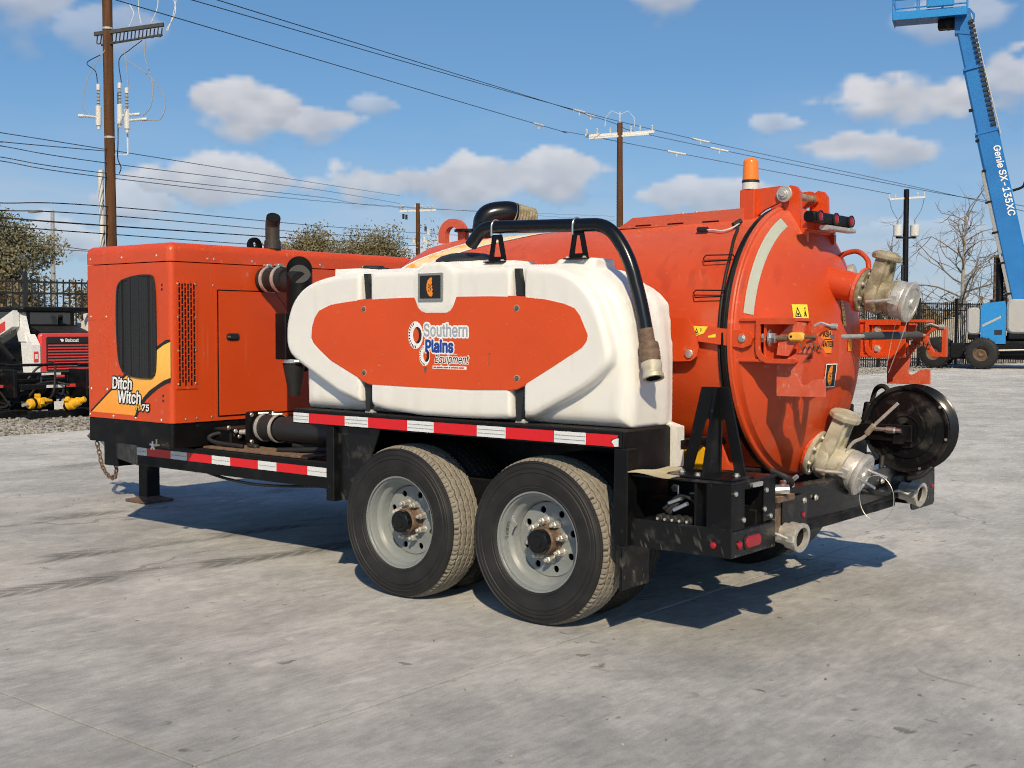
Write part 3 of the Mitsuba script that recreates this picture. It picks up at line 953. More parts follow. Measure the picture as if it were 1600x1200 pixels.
add('chassis', at(bx(-2.2, -.10, -.52, .52, .18, 1.0, .03)), 'black_paint', k)
add('rear_door', at(rbox(-.12, .0, -.58, .58, .42, 1.26, .07, 'x', 6, .02)), 'machine_red', k, smooth=30)
add('door_recess', at(rbox(-.01, .006, -.47, .47, .54, 1.19, .04, 'x', 5)), 'black_plastic', k)
for q in range(9):
    add('louver', at(bx(-.004, .022, -.44, .44, .575 + q * .055, .600 + q * .055, .004)), 'machine_red', k)
add('name_plate', at(bx(.0, .024, -.45, .45, 1.07, 1.17, .005)), 'ink_black', k)
add('lettering', text('Bobcat', .062, (lx + .0245, ly - .10, lz + 1.092), EYv, EZv, .002) if False else onplane(textpoly('Bobcat', .062, True, 1.0), (lx + .0245, ly - .10, lz + 1.092), (0, 1, 0), (0, 0, 1), .002), 'ink_white', k)
add('emblem', at(cat(cyl((.024, -.155, 1.122), (.027, -.155, 1.122), .030, 8), cyl((.024, -.185, 1.14), (.027, -.185, 1.14), .012, 5))), 'ink_white', k)
add('engine_cover', at(hull([(x, y, z) for x, z in ((-.10, 1.27), (-.9, 1.50), (-.10, 1.20), (-.9, 1.2)) for y in (-.50, .50)])), 'black_paint', k)
for s_ in (-1, 1):
    add('rear_pod', at(hull([(x, s_ * y, z) for x, z in ((.02, .44), (.02, 1.04), (-.16, 1.24), (-.40, 1.24), (-.30, .44)) for y in (.60, .76)])), 'machine_white', k)
    add('tail_lamp', at(bx(.018, .03, min(s_ * .64, s_ * .73), max(s_ * .64, s_ * .73), .72, .92, .01)), 'machine_red', k)
    add('tail_lens', at(bx(.028, .036, min(s_ * .655, s_ * .715), max(s_ * .655, s_ * .715), .78, .87, .006)), 'porcelain', k)
    add('lift_tower', at(hull([(x, s_ * y, z) for x, z in ((-.16, 1.10), (-.42, 1.10), (-.60, 1.62), (-.38, 1.66)) for y in (.66, .78)])), 'machine_white', k)
    add('lift_arm', at(hull([(x, s_ * y, z) for x, z in ((-.34, 1.68), (-.36, 1.38), (-2.75, .52), (-2.75, .80), (-1.2, 1.36)) for y in (.80, .93)])), 'machine_white', k)
    add('arm_decal', at(hull([(x, s_ * y, z) for x, z in ((-.62, 1.48), (-.62, 1.31), (-1.75, .94), (-1.75, 1.12)) for y in (.925, .937)])), 'machine_red', k)
    d_ = np.array([.963, 0, .27])
    add('arm_lettering', onplane(textpoly('Bobcat', .085, True, 1.0), (lx - 1.28, ly - .9385, lz + 1.135), d_, (-.27, 0, .963), .003) if s_ < 0 else at(bx(-1.5, -1.1, .934, .938, 1.1, 1.16)), 'ink_white', k)
    tk = [(-.15, .06), (-.02, .20), (-.05, .40), (-.25, .55), (-1.3, .55), (-2.3, .50), (-2.45, .30), (-2.3, .06)]
    outer = Polygon(chaikin(tk, 2))
    add('track', at(prism(outer.difference(outer.buffer(-.06)), 'y', s_ * .55 if s_ > 0 else -.90, .90 if s_ > 0 else -.55)), 'rubber', k)
    for q in range(5):
        add('track_roller', at(cyl((-.25 - q * .5, s_ * .60, .22), (-.25 - q * .5, s_ * .86, .22), .14, 14, .02)), 'black_paint', k)
    add('hydraulic_cylinder', at(cat(cyl((-.45, s_ * .86, .75), (-1.1, s_ * .86, 1.12), .045, 10), cyl((-1.1, s_ * .86, 1.12), (-1.5, s_ * .86, 1.3), .025, 8))), 'black_paint', k)
add('cab_frame', at(cat(bx(-2.0, -.62, -.52, .52, 1.66, 1.76, .03), *[bx(x, x + .08, y - .04, y + .04, 1.0, 1.7, .01) for x in (-1.98, -.72) for y in (-.46, .46)])), 'black_paint', k)
add('cab_glass', at(cat(bx(-1.92, -.70, -.49, -.48, 1.05, 1.66, 0), bx(-1.92, -.70, .48, .49, 1.05, 1.66, 0), bx(-.665, -.655, -.42, .42, 1.3, 1.66, 0))), 'dark_glass', k)
add('cab_floor', at(bx(-1.95, -.70, -.45, .45, .95, 1.1, .02)), 'black_plastic', k)
add('seat', at(cat(rbox(-1.25, -1.05, -.24, .24, 1.1, 1.62, .06, 'y'), bx(-1.6, -1.1, -.24, .24, 1.1, 1.22, .03))), 'black_plastic', k)
add('rear_bar', at(tube(filleted([(-.50, -.80, 1.66), (-.30, -.80, 1.70), (-.30, .80, 1.70), (-.50, .80, 1.66)], .1, 5), .055, 10)), 'black_paint', k)
add('exhaust', at(tube(smoothpath([(-.55, .15, 1.40), (-.55, .15, 1.52), (-.50, .13, 1.58)], 5), .045, 10)), 'black_paint', k)

# attachments laid on the gravel in front of the loader
for (x, y, z, rz, tilt, lab) in ((-13.55, 5.22, .22, 75, 12, 'yellow auger drive motor lying at the left edge of the black frames'), (-13.35, 5.66, .19, 10, 50, 'yellow auger drive motor beside the engine box, the right one of two')):
    k = thing('auger_drive', lab, 'auger')
    M = T().translate([x, y, z]).rotate([0, 0, 1], rz).rotate([1, 0, 0], tilt).scale(.66)
    add('gearbox', mikit.ply(lathe([(0, -.24), (.10, -.24), (.12, -.20), (.12, -.02), (.135, 0), (.135, .05), (.105, .07), (.105, .20), (.09, .24), (0, .24)], (0, 0, 0), (.9, .42, 0), 24), smooth=35), 'yellow_paint', k, to=M)
    add('motor', mikit.ply(cat(lathe([(0, .24), (.07, .24), (.07, .36), (.05, .38), (0, .38)], (0, 0, 0), (.9, .42, 0), 16), bx(-.06, .06, -.05, .07, .08, .20, .01)), smooth=35), 'yellow_paint', k, to=M)
    add('output_shaft', mikit.ply(lathe([(.04, -.24), (.04, -.40), (0, -.40)], (0, 0, 0), (.9, .42, 0), 12)), 'steel', k, to=M)
    add('clamp_band', mikit.ply(lathe([(.122, -.15), (.130, -.15), (.130, -.09), (.122, -.09)], (0, 0, 0), (.9, .42, 0), 20)), 'black_paint', k, to=M)
r_ = np.random.default_rng(12)
for q, (x, y, lab) in enumerate(((-14.3, 4.55, 'black steel attachment frame with hoses at the left edge of the gravel'), (-13.9, 5.5, 'black steel attachment frame behind the yellow auger drives'), (-13.5, 6.45, 'black steel attachment frame ending beside the engine box'))):
    k = thing('attachment_frame', lab, 'attachment', None)
    B = lambda *a: (lambda m: (m.apply_translation((x, y, 0)), m)[1])(bx(*a))
    add('base_rail', cat(B(-.5, .5, -.45, -.37, .03, .11, .01), B(-.5, .5, .37, .45, .03, .11, .01), B(.42, .50, -.5, .5, .0, .10, .01)), 'black_paint', k)
    add('upright_plate', cat(B(-.52, -.44, -.5, .5, .05, .62, .01), B(-.30, .40, -.05, .05, .34, .44, .01)), 'black_paint', k)
    add('cross_bar', cat(B(.30, .38, -.55, .55, .42, .50, .01), B(.1, .16, -.5, .55, .62, .67, .01), B(.0, .06, -.6, .6, .76, .80, .01), B(-.2, .3, -.62, -.56, .3, .72, .01), B(-.2, -.12, -.52, .5, .50, .56, .01)), 'black_paint', k)
    for m_ in (B(.385, .39, -.35 + .2 * q, -.05 + .2 * q, .44, .485, 0), B(.165, .17, .1 - .2 * q, .42 - .2 * q, .625, .66, 0), B(.505, .51, -.1, .06, .12, .24, 0)):
        add('white_plate', m_, 'porcelain', k)
    for h_ in range(12):
        p0 = np.array([x, y, 0]) + [r_.uniform(-.4, .5), r_.uniform(-.5, .5), r_.uniform(.2, .8)]
        p1 = np.array([x, y, 0]) + [r_.uniform(-.2, .55), r_.uniform(-.6, .6), r_.uniform(.1, .9)]
        mid_ = (p0 + p1) / 2 + [r_.uniform(0, .2), 0, r_.uniform(-.15, .3)]
        add('hose', tube(smoothpath([p0, mid_, p1], 6), .018, 6), 'rubber', k)
    add('yellow_fitting', B(.45, .50, -.3, -.24, .2, .3, .01), 'yellow_paint', k)
    add('red_plate', B(.385, .392, .18, .48, .445, .49, 0), 'machine_red', k)

# ------------------------------------------------------------------ boom lift on the right
k = thing('boom_lift', 'blue telescopic boom lift with raised boom and basket at the right edge', 'boom lift')
ux, uy = np.array([.953, .304, 0]), np.array([-.304, .953, 0])
LO = np.array([-10.32, 38.6, 0])
LT = np.eye(4)
LT[:3, 0], LT[:3, 1], LT[:3, 3] = ux, uy, LO


def lift(m):
    m.apply_transform(LT)
    return m


add('chassis', lift(cat(bx(-1.15, 3.2, -.75, .75, .32, .86, .05), bx(-.2, 2.2, -1.0, 1.0, .45, .95, .05))), 'black_paint', k)
add('turntable', lift(cyl((1.0, 0, .9), (1.0, 0, 1.12), .75, 28, .02)), 'black_paint', k)
for x, y in ((-1.61, -.55), (-.10, -1.35), (-1.5, 1.3), (2.6, -1.35), (2.6, 1.3)):
    W_ = numbered(k + '__wheel')
    add('tyre', lift(lathe([(.26, -.19), (.42, -.20), (.50, -.17), (.53, -.12), (.53, .12), (.50, .17), (.42, .20), (.26, .19)], (x, y, .53), (.35 if x < -1 else .12, 1, 0), 26)), 'rubber', W_, smooth=30)
    add('rim', lift(lathe([(0, -.06), (.10, -.10), (.14, -.06), (.20, -.05), (.25, -.16), (.27, -.18)], (x, y, .53), (.35 if x < -1 else .12, 1, 0), 20)), 'rusty_steel', W_, smooth=30)
    add('lug', lift(cat(*[hull([np.array([x, y, .53]) + np.array([math.cos(t + d_) * r1, w_, math.sin(t + d_) * r1]) for d_ in (-.05, .05) for r1 in (.50, .555) for w_ in (-.18, .18)]) for t in np.arange(16) * math.pi / 8])), 'rubber', W_)
add('axle_arm', lift(cat(bx(-1.7, -.1, -.22, .22, .42, .70, .04), bx(-.4, -.1, -1.3, 0, .42, .66, .04))), 'black_paint', k)
add('tie_bar', lift(cat(cyl((.05, -1.12, .62), (1.35, -1.12, .66), .03, 8))), 'steel', k)
add('marker', lift(prism([(-.52, .60), (-.40, .70), (-.40, .50)], 'y', -.80, -.76)), 'cover_blue', k, label='small blue triangle on the lift chassis')
add('marker', lift(prism([(1.36, .70), (1.36, .54), (1.50, .62)], 'y', -1.06, -1.01)), 'yellow_label', k, label='small yellow triangle on the lift chassis')
add('rear_cover', lift(rbox(-.60, -.15, -1.0, 1.0, 1.15, 2.08, .16, 'y', 6, .06)), 'cover_grey', k, smooth=30)
add('rear_cover_base', lift(bx(-.56, -.16, -.97, .97, .98, 1.2, .05)), 'black_paint', k)
add('side_cover', lift(hull([(x, y, z) for x, z in ((-.16, 1.02), (-.16, 2.14), (-.02, 2.22), (.60, 2.30), (.64, 2.1), (.64, .85), (.04, .85)) for y in (-1.04, 1.0)])), 'cover_blue', k)
add('cover_handle', lift(cat(bx(.28, .52, -1.06, -1.035, 1.16, 1.32, .02))), 'black_plastic', k)
add('cover_stripe', lift(hull([(x, y, z) for x, z in ((-.10, 1.42), (.48, 1.72), (.48, 1.80), (-.10, 1.50)) for y in (-1.045, -1.03)])), 'cover_grey', k)
add('counterweight', lift(rbox(.66, 3.2, -1.0, 1.0, 1.20, 2.36, .2, 'y', 6, .06)), 'cover_grey', k, smooth=30)
add('counterweight_base', lift(bx(.7, 3.1, -.96, .96, .98, 1.24, .05)), 'black_paint', k)


def boomsec(p0, p1, w0, w1, dpt, mt, nm):
    p0, p1 = np.asarray(p0, float), np.asarray(p1, float)
    d_ = (p1 - p0) / np.linalg.norm(p1 - p0)
    s_ = np.cross(d_, [0, 1, 0])
    s_ /= np.linalg.norm(s_)
    b_ = .18
    pts_ = []
    for p_, w_ in ((p0, w0), (p1, w1)):
        for u_ in (-1, 1):
            for v_ in (-1, 1):
                pts_ += [p_ + s_ * u_ * (w_ / 2) + np.array([0, v_ * (dpt / 2) * (1 - b_), 0]), p_ + s_ * u_ * (w_ / 2) * (1 - b_) + np.array([0, v_ * dpt / 2, 0])]
    return add(nm, lift(hull(pts_)), mt, k), d_, s_


bp0, bp3 = np.array([1.35, -.1, 1.6]), np.array([-.97, -.1, 12.05])
bd_ = bp3 - bp0
_, bdir, bsd = boomsec(bp0 - bd_ * .03, bp0 + bd_ * .62, .78, .74, .62, 'boom_blue', 'boom_base')
boomsec(bp0 + bd_ * .61, bp0 + bd_ * .83, .66, .62, .54, 'boom_blue', 'boom_mid')
boomsec(bp0 + bd_ * .82, bp3, .54, .52, .46, 'boom_blue', 'boom_tip')
for f0, w_ in ((.62, .78), (.83, .66)):
    c_ = bp0 + bd_ * f0
    add('boom_collar', lift(hull([c_ + bdir * a_ + bsd * u_ * w_ / 2 + np.array([0, v_ * .34, 0]) for a_ in (-.04, .04) for u_ in (-1, 1) for v_ in (-1, 1)])), 'boom_blue', k)
sgn = -1 if bsd[0] > 0 else 1
sl = bsd * sgn                      # towards the left of the boom
add('hose_tray', lift(cat(*[hull([bp0 + bd_ * f0 + sl * (.355 + o_) + np.array([0, y, 0]) for f0 in (a_, b_) for o_ in (0, .10) for y in (-.35, -.1)]) for a_, b_ in ((.03, .22), (.23, .50))])), 'roof_grey', k)
for f0 in (.1, .2, .3, .4, .5, .6, .7):
    add('tray_clip', lift(hull([bp0 + bd_ * f0 + bdir * q_ + sl * o_ + np.array([0, y, 0]) for q_ in (-.03, .03) for o_ in ((.33, .53) if f0 < .5 else (.29, .42)) for y in (-.38, -.05)])), 'black_paint', k)
add('cable_track', lift(cat(*[hull([bp0 + bd_ * f0 + bdir * q_ - sl * o_ + np.array([0, y, 0]) for q_ in (-.05, .05) for o_ in (.18, .34) for y in (-.34, -.26)]) for f0 in np.arange(.64, .98, .016)])), 'black_plastic', k)
add('track_rail', lift(tube([bp0 + bd_ * .60 - sl * .40 + np.array([0, -.30, 0]), bp3 - sl * .30 + np.array([0, -.26, 0])], .03, 6)), 'steel', k)
add('lift_cylinder', lift(cat(cyl(bp0 + np.array([-.9, 0, -.35]), bp0 + bd_ * .22 + sl * .45, .12, 14), bx(1.0, 2.1, -.4, .2, 1.2, 2.3, .04))), 'black_paint', k)
for word, f0, h_ in (('Genie', .572, .21), ('SX-135XC', .492, .22)):
    p_ = textpoly(word, h_, True, 1.0, .1)
    q_ = bp0 + bd_ * f0 - sl * .10 + np.array([0, -.318, 0])
    u_ = LT[:3, :3] @ (-bdir)
    v_ = LT[:3, :3] @ (-sl)
    o_ = LT[:3, :3] @ q_ + LO
    add('lettering', onplane(p_, o_ + LT[:3, :3] @ np.array([0, -.004, 0]), u_, -(LT[:3, :3] @ sl), .006), 'ink_white', k)
add('side_hook', lift(tube(smoothpath([bp0 + bd_ * .42 - sl * .40, bp0 + bd_ * .425 - sl * .75, bp0 + bd_ * .45 - sl * .95, bp0 + bd_ * .47 - sl * 1.6], 5), .045, 7)), 'black_paint', k)
bk = k
bo_ = bp3 + np.array([-.2, 0, .55])
fl_ = [(-3.05 + .0, -.9), (-.05, -.9), (-.05, .35), (-3.05, .35)]
bz = 12.05
x0, x1 = -3.2, -.80
add('basket_floor', lift(bx(x0, x1, -.85, .35, bz + .0, bz + .12, .01)), 'boom_blue', bk)
add('basket_toe_board', lift(cat(bx(x0, x1, -.87, -.84, bz - .06, bz + .22, .005), bx(x0 - .02, x0 + .01, -.85, .35, bz - .06, bz + .22, .005))), 'cover_blue', bk)
for z in (.62, 1.1):
    add('basket_rail', lift(tube([(x0, -.85, bz + z), (x1, -.85, bz + z), (x1, .35, bz + z), (x0, .35, bz + z), (x0, -.85, bz + z)], .028, 7)), 'cover_blue', bk)
for x in np.linspace(x0, x1, 4):
    for y in (-.85, .35):
        add('basket_post', lift(tube([(x, y, bz + .1), (x, y, bz + 1.1)], .026, 7)), 'cover_blue', bk)
add('control_box', lift(cat(bx(-2.1, -1.2, -.98, -.86, bz + .25, bz + .75, .03), bx(-1.9, -1.4, -.9, -.6, bz + .6, bz + .9, .03))), 'cover_blue', bk)
add('basket_hinge', lift(cat(bx(-1.75, -.95, -.3, .15, bz - .34, bz + .0, .05), cyl((-1.4, -.4, bz - .2), (-1.4, .2, bz - .2), .13, 12))), 'black_paint', bk)
add('jib_head', lift(hull([(x, y, z) for x, z in ((-1.19, 11.5), (-.62, 11.4), (-.55, 12.1), (-.72, 12.32), (-1.19, 12.2)) for y in (-.36, .16)])), 'boom_blue', bk)
# ------------------------------------------------------------------ the vacuum excavator trailer
# x runs to the rear, y to the far side, z up; the near tyres' outer faces stand at y = 0, the middle line is y = 1.2
V = thing('vacuum_trailer', 'orange vacuum excavator trailer with white side tank on tandem tyres in the concrete yard', 'trailer')


def sub(name, label=None):
    k = numbered(V + '__' + name)
    if label:
        labels[k] = {'label': label}
    return k


# --- chassis
c = sub('chassis')
for y0 in (.19, 2.11):
    add('side_rail', bx(-3.45, .95, y0, y0 + .10, .475, .625, .006), 'black_paint', c)
for x in (-3.42, -2.3, -1.45, -.45, .45, .9):
    add('cross_member', bx(x, x + .08, .292, 2.108, .48, .60, .005), 'black_paint', c)
for s in (-1, 1):
    a = np.array([-3.43, 1.2 + s * .96, .54])
    b = np.array([-5.08, 1.2 + s * .06, .40])
    u = (b - a) / np.linalg.norm(b - a)
    w = np.cross(u, [0, 0, 1])
    w /= np.linalg.norm(w)
    add('tongue_beam', hull([q + i * w * .05 + np.array([0, 0, j * .07]) for q in (a, b) for i in (-1, 1) for j in (-1, 1)]), 'black_paint', c)
add('hitch_plate', bx(-5.21, -5.02, 1.06, 1.34, .27, .50, .006), 'black_paint', c)
add('gusset', prism([(-5.214, .445), (-5.214, .31), (-5.46, .445)], 'y', 1.17, 1.19), 'steel', c, label='grey triangular gusset in front of the hitch plate')
add('coupler', cat(bx(-5.47, -5.22, 1.12, 1.28, .447, .50, .006), lathe([(.055, -.02), (.075, 0), (.055, .02), (.04, 0), (.055, -.02)], (-5.54, 1.2, .475), (0, 0, 1), 20)), 'rusty_steel', c)
add('deck_floor', bx(-3.4, .5, .30, 2.1, .60, .612, .002), 'black_paint', c)
add('walk_board', bx(-2.76, -1.80, .20, .42, .628, .642, .003), 'rusty_steel', c, label='dusty brown board on the front deck')
for y0, y1, w in ((.50, .53, 1), (1.87, 1.90, 1)):
    add('inner_wheel_panel', bx(-1.55, .48, y0, y1, .63, .90, .003), 'black_paint', c)

# jack leg with its foot, safety chain
j = sub('jack')
add('leg', rbox(-4.86, -4.74, 1.14, 1.26, .045, .60, .012, 'z'), 'black_paint', j)
add('inner_leg', rbox(-4.84, -4.76, 1.16, 1.24, .02, .047, .01, 'z'), 'rusty_steel', j)
add('foot', cat(rbox(-4.94, -4.66, 1.06, 1.34, .004, .02, .03, 'z'), hull([(-4.90, 1.1, .02), (-4.70, 1.1, .02), (-4.70, 1.3, .02), (-4.90, 1.3, .02), (-4.85, 1.15, .05), (-4.75, 1.15, .05), (-4.75, 1.25, .05), (-4.85, 1.25, .05)])), 'rusty_steel', j)
path = smoothpath([(-5.47, 1.16, .43), (-5.43, 1.16, .33), (-5.38, 1.15, .24), (-5.29, 1.14, .175), (-5.20, 1.13, .155), (-5.13, 1.12, .21), (-5.12, 1.1, .30), (-5.1, 1.07, .40)], 30)
s = np.concatenate([[0], np.cumsum(np.linalg.norm(np.diff(path, axis=0), axis=1))])
P_ = np.stack([np.interp(np.arange(0, s[-1], .036), s, path[:, k]) for k in range(3)], 1)
ch = sub('safety_chain', 'rusty safety chain hanging below the front skirt')
for i in range(len(P_) - 1):
    add('link', link((P_[i] + P_[i + 1]) / 2, P_[i + 1] - P_[i], (0, 1, 0) if i % 2 else (.8, 0, .6), .046, .032, .0062), 'rusty_steel', ch)

# --- engine enclosure: x -3.72 .. -2.80, y 0 .. 2.10
e = sub('engine_enclosure')
X0, X1, Y0, Y1 = -3.72, -2.80, 0.0, 2.12
shellb = rbox(X0, X1, Y0, Y1, .79, 1.771, .035, 'z', 7)
add('body', shellb, 'orange_paint', e, smooth=25)
# hood with rounded upper edges
pts = []
for k, t in enumerate(np.linspace(0, math.pi / 2, 7)):
    i_, z_ = .055 * (1 - math.cos(t)), 1.838 + .055 * math.sin(t)
    for a_, (sx, sy) in enumerate(((1, 1), (0, 1), (0, 0), (1, 0))):
        r_ = .045
        for q in np.linspace(a_ * math.pi / 2, (a_ + 1) * math.pi / 2, 7):
            cx, cy = (X1 + .004 - r_ if sx else X0 - .004 + r_), (Y1 + .004 - r_ if sy else Y0 - .004 + r_)
            rr = max(r_ - i_, .002)
            ii = max(0, i_ - (r_ - .002))
            pts.append((cx + (rr) * math.cos(q) - (ii if sx else -ii), cy + rr * math.sin(q) - (ii if sy else -ii), z_))
            if k == 0:
                pts.append((cx + rr * math.cos(q), cy + rr * math.sin(q), 1.777))
add('hood', hull(pts), 'orange_paint', e, smooth=25)
add('skirt', rbox(X0, X1 - .01, Y0 + .004, Y1 - .004, .636, .787, .03, 'z', 6), 'black_paint', e, smooth=25)
# side (towards -y): front louvred panel seams
for (z, xa, xb) in ((1.425, -3.70, -3.47), (.985, -3.70, -3.47)):
    add('seam', bx(xa, xb, -.0016, .002, z - .004, z + .002, 0), 'orange_paint', e)
add('seam', bx(-3.472, -3.468, -.0014, .002, .80, 1.77, 0), 'orange_paint', e)
# radiator grille: rounded outline, corrugated black mesh
G = chaikin([(-3.365, 1.42), (-3.355, 1.22), (-3.325, 1.105), (-3.22, 1.064), (-3.035, 1.056), (-2.955, 1.066), (-2.940, 1.18), (-2.938, 1.42), (-2.946, 1.66), (-2.985, 1.704), (-3.17, 1.697), (-3.345, 1.664), (-3.36, 1.56)], 3)
Gp = Polygon(G)
add('grille_frame', prism(Gp.difference(Gp.buffer(-.012)), 'y', -.012, .01), 'black_plastic', e)
nx, nz = 100, 170
gx, gz = np.meshgrid(np.linspace(-3.37, -2.93, nx), np.linspace(1.05, 1.71, nz), indexing='ij')
wav = np.abs(((gx + .012 * np.sign(np.sin(gz * 2 * math.pi / .022))) / .022) % 1 - .5) * 2
gy = -.004 + .0035 * wav - .004 * np.abs(np.sin((gx + 3.36) * math.pi / .10)) ** 4 - .008 * np.exp(-((gx + 3.15) / .16) ** 2)
d_ = polysdf(G, gx, gz)
gv = np.stack([gx, gy, gz], -1).reshape(-1, 3)
ii, jj = np.meshgrid(np.arange(nx - 1), np.arange(nz - 1), indexing='ij')
a_ = (ii * nz + jj).ravel()
keep = (d_[:-1, :-1] < -.006).ravel()
a_ = a_[keep]
add('grille_mesh', trimesh.Trimesh(gv, np.vstack([np.stack([a_, a_ + nz, a_ + nz + 1], -1), np.stack([a_, a_ + nz + 1, a_ + 1], -1)]), process=False), 'black_plastic', e)
for k in range(4):
    x = -3.29 + k * .094
    ln = Gp.intersection(sbox(x - .001, 1.0, x + .001, 1.75)).buffer(0)
    if not ln.is_empty:
        add('grille_rib', prism(ln, 'y', -.018, -.008), 'black_plastic', e)
# ventilation panel on the rear face (towards +x)
slots = []
for k in range(6):
    for r_ in range(15):
        y_ = .062 + k * .0215
        z_ = 1.035 + r_ * .0435 + (.0218 if k % 2 else 0)
        if z_ < 1.648:
            slots.append(sbox(y_ - .0058, z_ - .0165, y_ + .0058, z_ + .0165).buffer(.002, 2))
vp = sbox(.036, .998, .190, 1.662).difference(unary_union(slots))
add('vent_panel', prism(vp, 'x', X1 + .001, X1 + .006), 'orange_paint', e)
add('vent_recess', bx(X1 - .002, X1 + .0008, .05, .18, 1.015, 1.645, 0), 'flat_black', e)
for y_ in (.05, .178):
    for z_ in (1.029, 1.233, 1.436, 1.640):
        add('rivet', bolt((X1 + .006, y_, z_), (1, 0, 0), .0055, .004), 'bright_steel', e)
# service door, seams, latches
door = [(.353, .822), (.353, 1.604), (.80, 1.604), (.90, 1.50), (1.10, 1.44), (1.10, .822)]
dk = add('door', prism(door, 'x', X1 - .004, X1 + .011), 'orange_paint', e)
add('door_gasket', prism(Polygon(door).buffer(.008, join_style=2), 'x', X1 - .004, X1 + .0035), 'flat_black', e)
for y_ in (.455, .872):
    add('latch', cat(rbox(X1 + .011, X1 + .018, y_ - .05, y_ + .05, 1.294, 1.338, .02, 'x'), rbox(X1 + .018, X1 + .026, y_ - .032, y_ + .03, 1.303, 1.329, .010, 'x')), 'black_plastic', e)
    add('lock', cyl((X1 + .02, y_ - .035, 1.316), (X1 + .029, y_ - .035, 1.316), .008, 10), 'bright_steel', e)
add('seam', bx(X1 - .002, X1 + .0015, .328, .333, .80, 1.77, 0), 'orange_paint', e)
for x, z in ((-3.653, 1.812), (-3.3, 1.812), (-2.933, 1.812), (-3.662, 1.441), (-3.486, 1.441), (-3.666, .975), (-3.489, .975), (-3.685, .807), (-3.421, .807), (-3.174, .807), (-2.905, .807)):
    add('rivet', bolt((x, -.004 if z > 1.8 else -.0005, z), (0, -1, 0), .006, .004), 'bright_steel', e)
for y_, z in ((.274, 1.80), (.323, 1.80), (.318, 1.637), (.187, .815), (.30, .815), (.107, .812), (.62, 1.80), (1.2, 1.80), (1.6, 1.80)):
    add('rivet', bolt((X1 + (.004 if z > 1.7 else 0), y_, z), (1, 0, 0), .006, .004), 'bright_steel', e)
for x, z in ((-2.883, 1.633), (-2.884, 1.606), (-2.882, .957), (-2.883, .926)):
    add('plug', bolt((x, -.0005, z), (0, -1, 0), .006, .003), 'black_plastic', e)
# painted swoosh and lettering on the side
EX, EZ = np.array([1.0, 0, 0]), np.array([0, 0, 1.0])
EY = np.array([0, 1.0, 0])
gold = Polygon([(-3.664, .826), (-3.46, .955), (-3.28, 1.062), (-3.10, 1.16), (-2.93, 1.240), (-2.87, 1.268), (-2.803, 1.287), (-2.803, 1.068), (-2.87, 1.052), (-2.93, 1.026), (-3.02, .985), (-3.085, .94), (-3.14, .88), (-3.178, .822)]).difference(Gp.buffer(.001))
add('swoosh', onplane(gold, (0, -.0003, 0), EX, EZ, .0012), 'swoosh_gold', e, label='gold swoosh stripe on the engine box')
blk = unary_union([Polygon([(-3.676, .832), (-3.664, .826), (-3.46, .955), (-3.28, 1.062), (-3.10, 1.16), (-2.93, 1.240), (-2.87, 1.268), (-2.81, 1.286), (-2.806, 1.302), (-2.85, 1.297), (-2.93, 1.262), (-3.10, 1.182), (-3.28, 1.084)]),
                   Polygon([(-2.806, 1.068), (-2.87, 1.052), (-2.93, 1.026), (-3.02, .985), (-3.085, .94), (-3.14, .88), (-3.186, .812), (-3.160, .812), (-3.12, .868), (-3.06, .925), (-3.00, .962), (-2.93, 1.000), (-2.87, 1.024), (-2.806, 1.043)])]).difference(Gp.buffer(.001))
add('swoosh_outline', onplane(blk, (0, -.0016, 0), EX, EZ, .0012), 'ink_black', e)
for word, h, x, z, sx, sh in (('Ditch', .072, -3.428, .985, .92, .10), ('Witch', .074, -3.365, .898, .92, .10), ('75', .040, -3.105, .856, 1.15, .12)):
    p_ = textpoly(word, h, True, sx, sh)
    add('letter_shadow', onplane(p_.buffer(.0085), (x, -.0030, z), EX, EZ, .0012), 'ink_black', e)
    add('lettering', onplane(p_, (x, -.0044, z), EX, EZ, .0012), 'ink_white', e)
p_ = textpoly('HX', .037, True, 1.0, .12)
add('letter_shadow', onplane(p_.buffer(.0065), (-3.165, -.0030, .858), EX, EZ, .0012), 'ink_black', e)
add('lettering', onplane(p_, (-3.165, -.0044, .858), EX, EZ, .0012), 'yellow_knob', e)
# lifting eye, exhaust stack
add('lifting_eye', prism(Polygon([(.685, 1.88), (.685, 1.915)] + [(.74 - .055 * math.cos(t), 1.915 + .05 * math.sin(t)) for t in np.linspace(0, math.pi, 12)] + [(.795, 1.88)]).difference(Point(.74, 1.92).buffer(.017)), 'x', -2.93, -2.91), 'black_paint', e)
p_ = smoothpath([(-2.86, .842, 1.87), (-2.86, .842, 2.02), (-2.85, .836, 2.06), (-2.82, .818, 2.095)], 6)
add('exhaust_stack', tube(p_, .047, 20, cap=False), 'sooty_steel', e, smooth=True)
add('exhaust_bore', tube(p_[-9:], .042, 20), 'flat_black', e)
add('exhaust_collar', lathe([(.047, 0), (.056, 0), (.054, .05), (.047, .06)], (-2.86, .842, 1.893), (0, 0, 1), 20), 'sooty_steel', e)
# drain star knob on the skirt
add('drain_knob', cat(cyl((-2.927, .0, .652), (-2.927, -.05, .652), .006, 8), *[cyl((-2.927, -.048, .652), (-2.927 + .028 * math.cos(t), -.048, .652 + .028 * math.sin(t)), .006, 6) for t in np.arange(5) * 2 * math.pi / 5 + .3], cyl((-2.927, -.02, .652), (-2.927, -.02, .69), .005, 6)), 'bright_steel', e)

